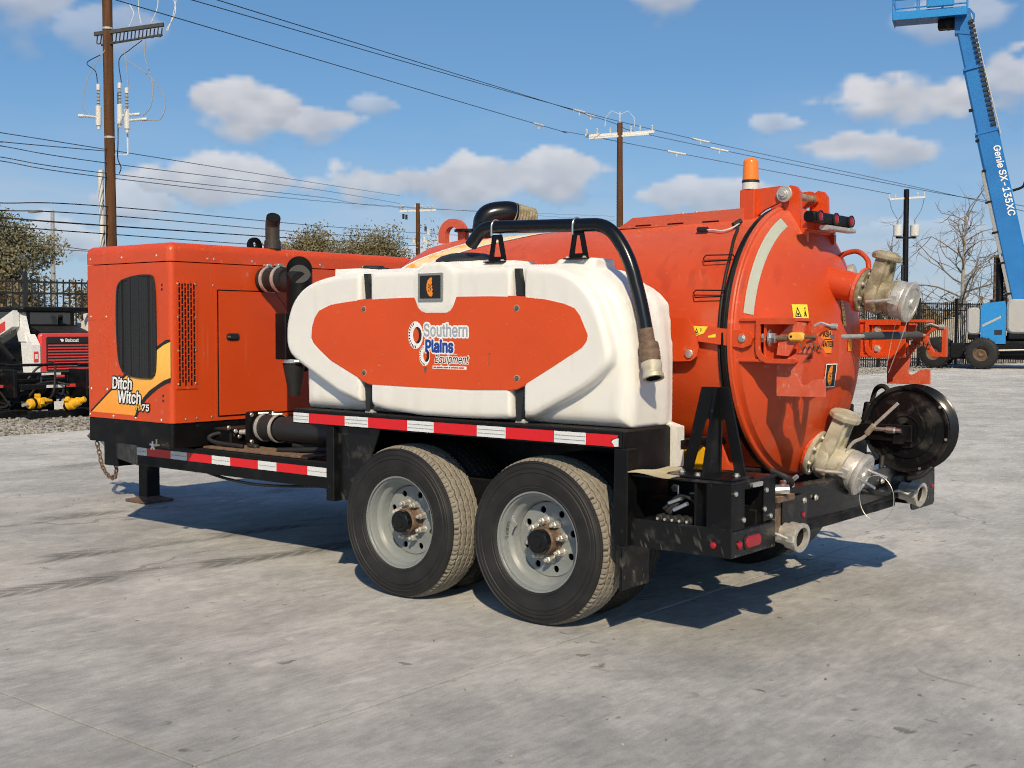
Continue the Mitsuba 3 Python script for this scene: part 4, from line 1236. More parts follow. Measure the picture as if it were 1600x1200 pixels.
# --- blower intake pipe between engine and water tank
b = sub('intake_pipe', 'black upright intake pipe with slanted open mouth beside the engine box')
RX, RY, RR = -2.45, .715, .081
add('riser', tube([(RX, RY, 1.10), (RX, RY, 1.30), (RX, RY, 1.60), (RX, RY, 1.655)], RR, 28, cap=False), 'black_paint', b, smooth=True)
th = np.linspace(0, 2 * math.pi, 41)[:-1]
dxy = np.stack([np.cos(th), np.sin(th)], 1)
slope = dxy @ np.array([.76, -.65])                      # the mouth is cut slanting, low towards the rear outside
lo = np.column_stack([RX + RR * dxy[:, 0], RY + RR * dxy[:, 1], np.full(40, 1.65)])
hi = lo + np.array([0, 0, 1]) * (.092 - .088 * slope)[:, None]
inn = lambda m, s_: (m - [RX, RY, 0]) * [s_, s_, 1] + [RX, RY, 0]
k = np.arange(40)
q4 = lambda r0, r1: np.vstack([np.stack([k + r0, (k + 1) % 40 + r0, (k + 1) % 40 + r1], -1), np.stack([k + r0, (k + 1) % 40 + r1, k + r1], -1)])
add('mouth', trimesh.Trimesh(np.vstack([lo, hi, inn(hi, .95)]), np.vstack([q4(0, 40), q4(40, 80)]), process=False), 'black_paint', b, smooth=40)
add('bore', trimesh.Trimesh(np.vstack([inn(hi, .948) - [0, 0, .001], inn(lo, .948) - [0, 0, .03], [[RX, RY, 1.62]]]), np.vstack([q4(0, 40), np.stack([k + 40, (k + 1) % 40 + 40, k * 0 + 80], -1)]), process=False), 'flat_black', b)
gr_ = hi * .35 + lo * .65
add('screen', hull([p_ for p_ in inn(hi - [0, 0, .055], .93)] + [p_ for p_ in inn(hi - [0, 0, .057], .93)]), 'foam_grey', b)
add('elbow', cyl((-2.80, RY, 1.685), (RX, RY, 1.66), .070, 24), 'black_plastic', b, smooth=30)
add('sleeve', cyl((-2.79, RY, 1.685), (-2.56, RY, 1.68), .079, 28), 'rubber', b, smooth=30)
for x_ in (-2.735, -2.625):
    add('hose_clamp', lathe([(.080, -.013), (.0855, -.013), (.0855, .013), (.080, .013)], (x_, RY, 1.684), (1, 0, 0), 28), 'steel', b)
    add('clamp_screw', cat(cyl((x_ - .035, RY - .02, 1.775), (x_ + .03, RY - .02, 1.776), .009, 8), bx(x_ - .012, x_ + .012, RY - .035, RY + .01, 1.764, 1.782, .003)), 'bright_steel', b)
add('lower_boot', lathe([(.075, 0), (.066, -.06), (.045, -.17), (.034, -.23)], (-2.40, .625, 1.18), (0, 0, 1), 20), 'rubber', b, smooth=True)
add('boot_clamp', cat(lathe([(.076, -.012), (.081, -.012), (.081, .012), (.076, .012)], (-2.40, .625, 1.168), (0, 0, 1), 24), cyl((-2.33, .57, 1.168), (-2.30, .60, 1.168), .010, 8)), 'bright_steel', b)
k_ = add('control_box', bx(-2.46, -2.36, .522, .80, 1.178, 1.466, .006), 'black_paint', V)
add('warning_label', bx(-2.36, -2.3585, .542, .592, 1.285, 1.40, 0), 'yellow_label', k_)
add('label_print', cat(*[bx(-2.3585, -2.3575, .549, .586, z, z + .005, 0) for z in (1.330, 1.342, 1.366, 1.376, 1.386)], bx(-2.3585, -2.3575, .550, .582, 1.292, 1.314, 0)), 'ink_black', k_)

# --- pump and hoses below the engine box, seen above the front deck
h = sub('pump_bay')
add('pump_housing', cat(bx(-2.80, -2.50, .62, 1.4, .63, .79, .01), bx(-2.795, -2.62, .30, .62, .63, .75, .01), bx(-2.62, -2.54, .70, 1.2, .655, .775, .01)), 'black_paint', h)
add('suction_pipe', cyl((-2.28, .42, .762), (-1.25, .42, .762), .074, 24), 'black_plastic', h, smooth=30)
add('pipe_boot', cyl((-2.46, .42, .762), (-2.30, .42, .762), .080, 24), 'rubber', h, smooth=30)
add('flange', rbox(-2.50, -2.46, .32, .52, .665, .862, .02, 'x'), 'black_paint', h)
for x in (-2.43, -2.30):
    add('pipe_clamp', lathe([(.081, -.012), (.086, -.012), (.086, .012), (.081, .012)], (x, .42, .762), (1, 0, 0), 28), 'steel', h)
    add('clamp_screw', cyl((x - .02, .38, .85), (x + .03, .42, .852), .008, 8), 'bright_steel', h)
for y_, z in ((.335, .68), (.335, .845), (.505, .845)):
    add('flange_bolt', bolt((-2.459, y_, z), (1, 0, 0), .010, .012), 'bright_steel', h)
add('hydraulic_hose', tube(smoothpath([(-2.62, .36, .725), (-2.74, .30, .715), (-2.78, .26, .69), (-2.70, .25, .665), (-2.45, .26, .655)], 8), .013, 10), 'rubber', h, smooth=True)
add('hose_fitting', cat(cyl((-2.60, .36, .727), (-2.50, .39, .735), .015, 10), cyl((-2.56, .372, .73), (-2.54, .378, .732), .020, 6)), 'steel', h)
add('elbow_fitting', cat(tube(smoothpath([(-2.56, .40, .775), (-2.50, .37, .775), (-2.48, .36, .75), (-2.485, .355, .70)], 6), .017, 10), cyl((-2.485, .355, .70), (-2.49, .35, .672), .021, 8)), 'steel', h)
add('hydraulic_hose', tube(smoothpath([(-2.49, .35, .68), (-2.48, .34, .655), (-2.40, .33, .648)], 6), .018, 10), 'rubber', h, smooth=True)
for y_, z in ((.30, .735), (.33, .70), (.25, .76)):
    add('bolt', bolt((-2.61, y_ + .03, z), (1, 0, 0), .010, .012), 'bright_steel', h)
for y_, z in ((.50, .655), (.62, .675)):
    add('return_line', tube(smoothpath([(-2.15, y_ - .22, z - .005), (-1.7, y_ - .10, z + .02), (-1.2, y_, z + .045)], 8), .016, 8), 'rubber', h, smooth=True)
for ys in ((.23, .0), (.60, .05)):
    add('sagging_cable', tube(smoothpath([(-2.85, ys[0], .49), (-2.6, ys[0], .455), (-2.3, ys[0], .44), (-2.0, ys[0], .455), (-1.7, ys[0], .48)], 6), .009, 6), 'rubber', h)

# --- conspicuity tape on the lower rail
tp = sub('reflective_tape')
xs = [-3.449, -3.337, -3.081, -2.912, -2.66, -2.482, -2.222, -2.055, -1.788, -1.618]
for i, (a, b_) in enumerate(zip(xs, xs[1:])):
    add('white_segment' if i % 2 == 0 else 'red_segment', bx(a + .001, b_ - .001, .1885, .1905, .541, .592, 0), 'white_tape' if i % 2 == 0 else 'red_tape', tp)
    if i % 2 == 0:
        add('tape_line', bx(a + .004, b_ - .004, .1878, .1886, .565, .568, 0), 'rim_grey', tp)
xs = [-1.645, -1.52, -1.24, -1.066, -.788, -.607, -.328, -.150, .132, .310]
for i, (a, b_) in enumerate(zip(xs, xs[1:])):
    add('white_segment' if i % 2 == 0 else 'red_segment', bx(a + .001, b_ - .001, -.0335, -.030, .864, .916, 0), 'white_tape' if i % 2 == 0 else 'red_tape', tp)
    if i % 2 == 0:
        add('tape_line', cat(*[bx(a + .004, b_ - .004, -.0342, -.0336, z, z + .003, 0) for z in (.879, .897)]), 'rim_grey', tp)
add('torn_segment', prism([(.311, .864), (.46, .864), (.452, .875), (.442, .880), (.448, .893), (.46, .90), (.478, .905), (.481, .916), (.311, .916)], 'y', -.0335, -.030), 'red_tape', tp, label='red tape segment torn at its rear end')
add('torn_backing', prism([(.462, .864), (.482, .866), (.482, .903), (.463, .898), (.45, .890), (.447, .882), (.456, .876)], 'y', -.0335, -.030), 'white_tape', tp)

# --- deck above the wheels, posts, mudflap
f = sub('fender')
add('deck', bx(-1.65, .495, -.030, .48, .856, .936, .006), 'black_paint', f)
add('deck_end', bx(.496, .504, -.024, .36, .66, .930, .002), 'black_paint', f)
add('front_post', bx(-1.395, -1.335, -.025, .04, .455, .855, .004), 'black_paint', f)
add('front_panel', prism([(-1.334, .855), (-1.334, .46), (-1.20, .47), (-1.13, .62), (-1.02, .855)], 'y', .01, .018), 'scraped_black', f)
add('front_wall', bx(-1.36, -1.35, .042, .50, .46, .855, .002), 'scraped_black', f)
add('rear_post', bx(.455, .528, -.028, .05, .432, .856, .004), 'black_paint', f)
add('rear_wall', bx(.47, .48, .05, .50, .43, .856, .002), 'black_paint', f)
add('mud_flap', cat(bx(.49, .498, -.03, .20, .235, .432, .001)), 'scraped_black', f)
add('flap_brace', prism([(-.028, .43), (-.028, .238), (.10, .245)], 'x', .500, .504), 'scraped_black', f)
for y0 in (1.92,):
    add('far_deck', bx(-1.65, .495, y0, 2.43, .856, .936, .006), 'black_paint', f)
    add('far_post', bx(.455, .528, 2.35, 2.428, .432, .856, .004), 'black_paint', f)
    add('far_post', bx(-1.395, -1.335, 2.36, 2.425, .455, .855, .004), 'black_paint', f)

# --- wheels: dual tyres on each end of both axles
R = .395


def tread():
    """Tread band of a tyre about the y axis, y 0 .. .235, with zigzag grooves and sipes."""
    na, nw = 420, 66
    a = np.arange(na) * 2 * math.pi / na
    w = np.linspace(0, 1, nw)
    A, W = np.meshgrid(a, w, indexing='ij')
    y = .016 + W * .203
    zig = .0065 * np.abs(((A * 44 / (2 * math.pi)) % 1) * 2 - 1)
    depth = np.zeros_like(A)
    for g in (.052, .088, .124, .160, .196):
        k = y - g - (zig - .003)
        depth = np.maximum(depth, .011 * np.clip(1.6 - np.abs(k) / .0028, 0, 1))
    sip = np.abs(((A * 88 / (2 * math.pi) + W * 1.2) % 1) - .5)
    depth = np.maximum(depth, .0035 * (sip < .07) * (np.abs(y - .11) < .085))
    edge = np.minimum(y - .016, .219 - y)
    lug = ((A * 88 / (2 * math.pi)) % 1 < .22) & (edge < .024)
    depth = np.maximum(depth, .007 * lug)
    crown = .020 * np.clip(1 - edge / .02, 0, 1) ** 2 + .010 * ((y - .1175) / .1015) ** 2
    r = R - crown - depth
    Vt = np.stack([r * np.cos(A), y, r * np.sin(A)], -1).reshape(-1, 3)
    i, j = np.meshgrid(np.arange(na), np.arange(nw - 1), indexing='ij')
    p, q = (i * nw + j).ravel(), ((i + 1) % na * nw + j).ravel()
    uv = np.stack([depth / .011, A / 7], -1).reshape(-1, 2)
    return trimesh.Trimesh(Vt, np.vstack([np.stack([p, q, q + 1], -1), np.stack([p, q + 1, p + 1], -1)]), process=False), uv


TR, TRUV = tread()
D_TREAD = mikit.ply(TR, smooth=True, uv=TRUV)
side = [(.232, .014), (.240, .006), (.247, .003), (.250, .0055), (.253, .003), (.262, .0032), (.2645, .0), (.270, .0), (.290, -.0035), (.305, -.005), (.316, -.005), (.319, -.0015), (.322, -.0015), (.325, -.005), (.338, -.004), (.341, -.0008), (.344, -.0035), (.350, -.0045), (.354, .0), (.366, .004), (.370, .001), (.3755, .003), (.378, .010), (.374, .015)]
wall = lathe([(r, y) for r, y in side] + [(.372, .0165)], (0, 0, 0), (0, 1, 0), 96)
wall2 = lathe([(r, .235 - y) for r, y in side[::-1]], (0, 0, 0), (0, 1, 0), 48)
D_WALL = mikit.ply(cat(wall, wall2), smooth=35)
rimp = [(.228, .012), (.236, .010), (.2375, .016), (.232, .022), (.221, .024), (.214, .034), (.208, .060), (.196, .070), (.186, .082), (.182, .112), (.176, .122), (.172, .135)]
D_RIM = mikit.ply(lathe(rimp, n=64, d=(0, 1, 0)), smooth=35)
disc = Point(0, 0).buffer(.1755, 48)
for k in range(8):
    t = (k + .35) * math.pi / 4
    disc = disc.difference(Point(.142 * math.cos(t), .142 * math.sin(t)).buffer(.0165, 8))
D_DISC = mikit.ply(cat(prism(disc, 'y', .113, .121)))
D_DARK = mikit.ply(lathe([(0, .17), (.2, .17), (.2, .16)], d=(0, 1, 0), n=24))
D_HUB = mikit.ply(lathe([(.074, .118), (.074, .108), (.070, .104), (.066, .096), (.0655, .055), (.060, .048), (.0, .048)], d=(0, 1, 0), n=32), smooth=30)
D_CAP = mikit.ply(lathe([(.058, .05), (.0575, .018), (.053, .011), (.047, .010), (.045, .013), (.030, .012), (.028, .008), (.015, .007), (0, .007)], d=(0, 1, 0), n=32), smooth=30)
nut = cat(cyl((0, .114, 0), (0, .108, 0), .019, 16, .001), cyl((0, .109, 0), (0, .070, 0), .0155, 6, .003), cyl((0, .071, 0), (0, .052, 0), .0095, 10, .002))
D_NUT = mikit.ply(nut)
D_INNER = mikit.ply(lathe([(.0, .03), (.14, .03), (.215, .0), (.232, .012)], d=(0, 1, 0), n=32))
valve = cat(tube(smoothpath([(-.175, .085, .055), (-.165, .05, .05), (-.155, .03, .047)], 4), .0045, 6))
# raised figures on the outer rim of the near rear wheel
fig = meshkit.text_mesh('36871', .022, .0012, False)
q = fig.vertices
ang = math.pi - .30 + (q[:, 0] - .02) * 4.6
FIG = trimesh.Trimesh(np.stack([(.2075 - .10 * (q[:, 1])) * np.cos(ang), .034 + q[:, 1] * .9, (.2075 - .10 * q[:, 1]) * np.sin(ang)], 1) * np.array([.985, 1, .985]), fig.faces, process=False)


def wheel(x, far):
    W = sub('wheel')
    for d in (0, .262):
        y = (2.4 - d) if far else d
        M = T().translate([x, y, R - .008]).rotate([0, 0, 1], 180 if far else 0).rotate([0, 1, 0], 37 * (x < -.5) + 11 * d)
        add('tyre_sidewall', dict(D_WALL), 'rubber', W, to=M)
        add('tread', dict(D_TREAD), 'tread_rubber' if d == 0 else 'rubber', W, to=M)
        if d == 0:
            add('rim', dict(D_RIM), 'rim_grey', W, to=M)
            add('disc', dict(D_DISC), 'rim_grey', W, to=M)
            add('disc_backing', dict(D_DARK), 'flat_black', W, to=M)
            add('hub', dict(D_HUB), 'rusty_steel', W, to=M)
            add('hub_cap', dict(D_CAP), 'gloss_black', W, to=M)
            for k in range(8):
                t = k * math.pi / 4 + .2
                add('lug_nut', dict(D_NUT), 'steel', W, to=M @ T().translate([.092 * math.cos(t), 0, .092 * math.sin(t)]))
            if not far and x > -.5:
                add('rim_figures', FIG, 'ink_black', W, to=T().translate([x, y, R - .008]))
                add('air_valve', valve, 'bright_steel', W, to=T().translate([x, y, R - .008]))
        else:
            add('inner_rim', dict(D_INNER), 'rim_grey', W, to=M)
    return W


for x in (0.0, -.889):
    wheel(x, False)
for x in (0.0, -.889):
    wheel(x, True)
for x in (0.0, -.889):
    add('axle', cat(cyl((x, .2, R), (x, 2.2, R), .055, 16), bx(x - .04, x + .04, .60, .68, R, .62), bx(x - .04, x + .04, 1.72, 1.80, R, .62)), 'black_paint', V)
# --- white water tank on the near side, one moulded body with a raised panel pad
w = sub('water_tank')
HS = .0105
gx, gy, gz = np.arange(-1.80, .62, HS), np.arange(-.075, .47, HS), np.arange(.915, 1.76, HS)
Xg, Zg = np.meshgrid(gx, gz, indexing='ij')
body = [(-1.635, .937), (.488, .937), (.496, 1.10), (.492, 1.26), (.470, 1.40), (.435, 1.50), (.370, 1.585), (.27, 1.645), (.13, 1.672), (-.4, 1.685), (-1.1, 1.682), (-1.36, 1.665), (-1.52, 1.615), (-1.625, 1.52), (-1.665, 1.40), (-1.668, 1.28), (-1.64, 1.18)]
pad = chaikin([(-1.10, .943), (-1.62, 1.186), (-1.705, 1.25), (-1.715, 1.36), (-1.69, 1.46), (-1.64, 1.54), (-1.55, 1.605), (-1.40, 1.645), (-1.15, 1.668), (-.06, 1.668), (.15, 1.655), (.27, 1.60), (.36, 1.50), (.415, 1.36), (.44, 1.25), (.40, 1.19), (.30, 1.112), (.12, 1.025), (-.06, .943)], 2)
lug = chaikin([(-.735, 1.70), (-.735, 1.50), (-.70, 1.445), (-.50, 1.445), (-.455, 1.50), (-.455, 1.70)], 2)
sd2 = [polysdf(p_, Xg, Zg) for p_ in (body, pad, lug)]


def rounded(d2, lo, hi, r, r2=None):
    c_, h_ = (lo + hi) / 2, (hi - lo) / 2
    a = d2[:, None, :] + r
    b_ = np.abs(gy - c_)[None, :, None] - h_ + r
    return np.minimum(np.maximum(a, b_), 0) + np.sqrt(np.maximum(a, 0) ** 2 + np.maximum(b_, 0) ** 2) - r


F = rounded(sd2[0], .034, .40, .070)
F = smin(F, rounded(sd2[1], -.034, .20, .034), .016)
F = smin(F, rounded(sd2[2], -.036, .10, .022), .010)
X3, Y3, Z3 = np.meshgrid(gx, gy, gz, indexing='ij')
# bosses under the boom brackets and the filler neck, flat step at the front end
for cx, cy, rx, ry, zt in ((-.33, .20, .10, .085, 1.703), (.14, .20, .105, .085, 1.700), (-.62, .24, .19, .15, 1.706), (-1.36, .2, .10, .10, 1.692)):
    q_ = np.maximum(np.maximum(np.abs(X3 - cx) - rx, np.abs(Y3 - cy) - ry), np.maximum(Z3 - zt, 1.6 - Z3))
    F = smin(F, q_, .022)
# second lobe behind the boom, foot at the rear corner
q_ = np.maximum(np.maximum(X3 - (.475 - .10 * np.clip(Z3 - 1.25, 0, 1)), .05 - X3), np.maximum(.31 - Y3, Y3 - .43))
q_ = np.maximum(q_, np.maximum(np.hypot(np.maximum(X3 - .22, 0), np.maximum(Z3 - 1.32, 0)) - .285, .94 - Z3))
F = smin(F, q_, .03)
# strap grooves
for xc in (-1.085, -.085):
    for za, zb in ((1.50, 1.75), (.90, 1.125)):
        q_ = np.maximum(np.maximum(np.abs(X3 - xc) - .038, np.abs(Z3 - (za + zb) / 2) - (zb - za) / 2), Y3 - .014)
        F = smax(F, -q_, .020)
F = np.where(Z3 < .9365, np.maximum(F, .9365 - Z3), F)
tank = nets(F, (gx[0], gy[0], gz[0]), HS)
trimesh.smoothing.filter_taubin(tank, lamb=.5, nu=.52, iterations=6)
add('shell', tank, 'white_plastic', w, smooth=True)
add('foot', hull([(x, y, z) for x, zz in ((.46, (.72, .95)), (.535, (.735, .93))) for z in zz for y in (.365, .43)]), 'white_plastic', w)
for xc in (-1.085, -.085):
    for za, zb in ((1.505, 1.655), (.94, 1.11)):
        e4 = (-.030, -.004, .026, -.016) if za > 1.2 else (-.018, .006, .030, -.026)
        lo_, hi_ = ((e4[3], e4[2]), (e4[0], e4[1])) if za > 1.2 else ((e4[0], e4[1]), (e4[3], e4[2]))
        add('strap', hull([(xc + lo_[k], y, za) for k in (0, 1) for y in (-.012, .016)] + [(xc + hi_[k], y, zb) for k in (0, 1) for y in (-.012, .016)]), 'black_plastic', w)
    add('strap_anchor', cat(bx(xc - .025, xc + .03, -.012, .02, .937, .947, .002), bolt((xc + .012, .002, .947), (0, 0, 1), .009, .008)), 'steel', w)
# orange cover panel with its notch
pan = [(-1.493, 1.325), (-1.487, 1.38), (-1.467, 1.428), (-1.431, 1.467), (-1.342, 1.497), (-1.22, 1.511), (-1.1, 1.520), (-.90, 1.526), (-.735, 1.528), (-.722, 1.505), (-.708, 1.478), (-.685, 1.460), (-.655, 1.452), (-.52, 1.452), (-.495, 1.462), (-.475, 1.485), (-.455, 1.528), (-.25, 1.528), (-.056, 1.522), (.077, 1.510), (.186, 1.489), (.245, 1.468), (.275, 1.435), (.30, 1.385), (.318, 1.35), (.312, 1.322), (.285, 1.292), (.13, 1.207), (-.043, 1.115), (-.08, 1.100), (-.123, 1.091), (-.36, 1.083), (-.75, 1.084), (-1.03, 1.088), (-1.066, 1.094), (-1.102, 1.107), (-1.343, 1.205), (-1.44, 1.268), (-1.478, 1.298)]
pp = Polygon(pan)
m_ = prism(pp, 'y', -.036, -.020)
add('cover_panel', m_, 'orange_panel', w)
add('panel_rim', prism(pp.buffer(.004).difference(pp.buffer(-.0005)), 'y', -.0335, -.024), 'drum_paint', w)
for x, z in ((-1.091, 1.473), (-1.09, 1.147), (-.083, 1.471), (-.081, 1.147)):
    add('panel_bolt', cat(bolt((x, -.036, z), (0, -1, 0), .009, .008)), 'rusty_steel', w)
    add('bolt_washer', cyl((x, -.0355, z), (x, -.0375, z), .016, 16), 'steel', w)
# badge: black square with an orange crescent
bd = add('badge', rbox(-.692, -.548, -.0435, -.03, 1.519, 1.636, .008, 'y', 4), 'ink_black', w, label='black square badge with orange moon emblem')
add('badge_rim', prism(sbox(-.697, 1.514, -.543, 1.641).buffer(.004).difference(sbox(-.690, 1.521, -.550, 1.634)), 'y', -.0455, -.034), 'rim_grey', w)


def emblem(h):
    """Crescent moon open to the left with a hooked profile cut out of it, height h."""
    moon = Point(-.18, 0).buffer(.62, 40).intersection(sbox(-.6, -.5, .6, .5)).difference(Point(.52, 0).buffer(.50, 40))
    moon = affinity.scale(moon, -1, 1, origin=(0, 0))
    moon = Polygon([(.34 * math.cos(t) - .0, .5 * math.sin(t)) for t in np.linspace(math.pi / 2, 3 * math.pi / 2, 30)] + [(.16 * math.cos(t) + .02, .47 * math.sin(t)) for t in np.linspace(-math.pi / 2, math.pi / 2, 16) if t < -1.2] + [(.10, -.33), (.04, -.22), (.10, -.12), (.02, -.04), (.07, .05), (-.01, .12), (.05, .22), (.02, .32), (.06, .42)])
    face = unary_union([LineStr([(-.22, .16), (-.12, .08), (-.20, -.02), (-.10, -.06)], .022), LineStr([(-.02, .12), (-.10, -.01), (-.02, -.10), (-.10, -.20)], .022), LineStr([(-.24, -.12), (-.17, -.17), (-.20, -.24)], .02)])
    return affinity.scale(moon.buffer(0).difference(face), h, h, origin=(0, 0))


def LineStr(p, r):
    from shapely.geometry import LineString
    return LineString(p).buffer(r)


def hflip(p):
    return affinity.scale(p, -1, 1, origin=(0, 0))


em = emblem(.094)
add('badge_emblem', onplane(em, (-.612, -.0438, 1.577), EX, EZ, .0012), 'yellow_knob' if False else 'orange_label', w)
# dealer decal on the panel: lettering with white edging and two gear rings
OY = -.0363
s1, s2 = textpoly('Southern', .060, True, .83), textpoly('Plains', .056, True, .86, 0)
white = [affinity.translate(s1, -.672, 1.338), affinity.translate(s2, -.662, 1.262)]
add('decal_edging', onplane(unary_union([white[0].buffer(.0075), white[1].buffer(.008)]), (0, OY, 0), EX, EZ, .001), 'ink_white', w)
add('decal_letters', onplane(white[0], (0, OY - .001, 0), EX, EZ, .0009), 'ink_silver', w, label='silver lettering on the dealer decal')
add('decal_letters', onplane(white[1].buffer(.0022), (0, OY - .001, 0), EX, EZ, .0009), 'ink_blue', w, label='blue lettering on the dealer decal')
eq = affinity.translate(textpoly('Equipment', .040, False, .80, .22), -.600, 1.208)
add('decal_edging', onplane(eq.buffer(.0035), (0, OY, 0), EX, EZ, .001), 'ink_white', w)
add('decal_letters', onplane(eq, (0, OY - .001, 0), EX, EZ, .0009), 'ink_black', w)
add('decal_edging', onplane(unary_union([sbox(-.61, 1.179, -.39, 1.194), sbox(-.61, 1.2505, -.45, 1.2535)]), (0, OY, 0), EX, EZ, .001), 'ink_white', w)
fine = unary_union([sbox(x, 1.183, x + wd, 1.190) for x, wd in ((-.604, .018), (-.582, .04), (-.537, .03), (-.502, .008), (-.488, .044), (-.44, .034))])
add('decal_letters', onplane(fine, (0, OY - .001, 0), EX, EZ, .0009), 'drum_paint', w)


def gear(cx, cz, rx, rz):
    e = lambda k, dx=0: affinity.translate(affinity.scale(Point(0, 0).buffer(1, 32), rx * k, rz * k), cx + dx, cz)
    ringw = e(1.0).difference(e(.60, .012))
    teeth = [Polygon([(cx + rx * f * math.cos(t + d), cz + rz * f * math.sin(t + d)) for f, d in ((.76, -.05), (.95, -.05), (.95, .07), (.76, .07))]) for t in np.linspace(1.9, 4.7, 12)]
    inner = e(.60, .012).difference(e(.56, -.004))
    return ringw, unary_union(teeth + [inner])


for cx, cz, rx, rz in ((-.725, 1.342, .050, .068), (-.664, 1.243, .036, .052)):
    rw, tt = gear(cx, cz, rx, rz)
    add('decal_ring', onplane(rw, (0, OY, 0), EX, EZ, .001), 'ink_white', w)
    add('decal_teeth', onplane(tt, (0, OY - .001, 0), EX, EZ, .0009), 'ink_black', w)
add('rust_streak', onplane(Polygon([(-.672, 1.185), (-.648, 1.185), (-.655, 1.165), (-.661, 1.150)]), (0, OY, 0), EX, EZ, .0008), 'rusty_steel', w)
add('scratch', onplane(unary_union([sbox(-.252, 1.205, -.2485, 1.262), sbox(-.249, 1.255, -.243, 1.26), sbox(-.247, 1.306, -.243, 1.31)]), (0, OY, 0), EX, EZ, .0006), 'rusty_steel', w)
add('print_mark', onplane(unary_union([sbox(-.80, 1.562, -.775, 1.566), sbox(-.79, 1.566, -.785, 1.571)]), (0, -.0305, 0), EX, EZ, .001), 'ink_blue', w)
add('filler_lid', lathe([(.165, 0), (.165, .018), (.14, .035), (.09, .05), (.03, .056), (0, .056)], (-.63, .25, 1.703), (0, 0, 1), 28), 'black_plastic', w, smooth=40)
add('vent_cap', cat(cyl((-1.32, .26, 1.69), (-1.32, .26, 1.712), .06, 16, .006), bx(-1.4, -1.22, .24, .28, 1.688, 1.70)), 'black_plastic', w)
# far tank, the same moulding mirrored
w2 = sub('far_water_tank')
v_ = np.array(tank.vertices)
v_[:, 1] = 2.4 - v_[:, 1]
add('shell', trimesh.Trimesh(v_, tank.faces[:, ::-1], process=False), 'white_plastic', w2, smooth=True)

# --- suction hose boom on two brackets
bm = sub('hose_boom', 'black pipe boom bent down at the tank end with a pale hose coupling')
BY = .125
bp = filleted([(-.505, BY, 1.785), (-.425, BY, 1.868), (.315, BY, 1.846), (.425, BY, 1.70), (.492, BY, 1.49), (.534, BY - .005, 1.315), (.553, BY - .01, 1.255)], .14, 9)
add('pipe', tube(bp, .031, 18), 'gloss_black', bm, smooth=30)
add('pipe_end_bore', cyl(bp[0] + (bp[0] - bp[1]) * .02, bp[0] + (bp[1] - bp[0]) * .3, .026, 16), 'flat_black', bm)
add('rusty_sleeve', tube([(.519, BY - .004, 1.378), (.534, BY - .005, 1.315)], .0318, 18), 'rusty_steel', bm, smooth=30)
dd = np.array([.30, -.22, -.86])
dd /= np.linalg.norm(dd)
c0 = np.array([.534, BY - .005, 1.315])
add('reducer', lathe([(.032, 0), (.044, .005), (.046, .03), (.043, .04), (.046, .045), (.045, .075), (.040, .09), (.036, .095)], c0, dd, 20), 'rusty_steel', bm, smooth=40)
add('coupling', lathe([(.036, .09), (.046, .094), (.046, .115), (.042, .12), (.042, .145), (.047, .15), (.047, .168), (.035, .168), (.033, .14), (.0, .14)], c0, dd, 24), 'pale_cast', bm, smooth=40)
add('coupling_bore', lathe([(.0330, .166), (.0, .150)], c0, dd, 20), 'flat_black', bm)
for xc in (-.335, .148):
    fr = Polygon([(xc - .050, 1.700), (xc - .027, 1.828), (xc + .027, 1.828), (xc + .056, 1.700)]).difference(Polygon([(xc - .024, 1.722), (xc - .010, 1.805), (xc + .010, 1.805), (xc + .028, 1.722)]))
    add('bracket', cat(prism(fr, 'y', BY - .006, BY + .006), bx(xc - .058, xc + .064, BY - .04, BY + .04, 1.694, 1.7, .002)), 'black_paint', bm)
    add('bracket_bolt', cat(*[bolt((xc + dx, BY - .022, 1.70), (0, 0, 1), .008, .008) for dx in (-.045, .05)]), 'steel', bm)
    xx = xc - .008
    zc = np.interp(xx, bp[:, 0][bp[:, 0].argsort()], bp[:, 2][bp[:, 0].argsort()])
    ub = [(xx, BY - .034, zc - .045)] + [(xx, BY + .034 * math.cos(t), zc + .034 * math.sin(t)) for t in np.linspace(math.pi, 0, 12)] + [(xx, BY + .034, zc - .045)]
    add('u_bolt', tube(ub, .0048, 8), 'bright_steel', bm, smooth=True)

# --- debris drum: cylinder tilted up a little to the rear
g = sub('debris_drum')
AXD = np.array([1, 0, .02]) / math.hypot(1, .02)
AO = np.array([.70, 1.19, 1.316])
head = [(-2.78 + .0, 0), (-2.76, .15), (-2.72, .28), (-2.66, .40), (-2.58, .50), (-2.48, .58), (-2.37, .62), (-2.25, .636)]
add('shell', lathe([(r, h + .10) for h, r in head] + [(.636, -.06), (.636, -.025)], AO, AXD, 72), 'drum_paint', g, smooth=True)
add('drum_flange', lathe([(.62, -.034), (.664, -.034), (.668, -.03), (.668, -.020), (.664, -.016), (.62, -.016)], AO, AXD, 72), 'black_paint', g, smooth=30)
add('gasket', lathe([(.62, -.0158), (.661, -.0158), (.661, -.0005), (.62, -.0005)], AO, AXD, 72), 'rubber', g, smooth=30)


def onaxis(h, r, deg):
    """A point at height h along the drum axis, radius r, angle deg from +y towards up."""
    u = np.array([0, 1.0, 0])
    v = np.cross(AXD, u)
    t = math.radians(deg)
    return AO + AXD * h + r * (math.cos(t) * u + math.sin(t) * v)


def drumpatch(rows, r):
    """A thin skin on the drum between two lists of (x, deg)."""
    A, B = rows
    V_ = [onaxis(x - .7, r, d) for x, d in A] + [onaxis(x - .7, r, d) for x, d in B]
    n_ = len(A)
    F_ = []
    for i in range(n_ - 1):
        F_ += [[i, i + 1, n_ + i + 1], [i, n_ + i + 1, n_ + i]]
    return trimesh.Trimesh(V_, F_, process=False)


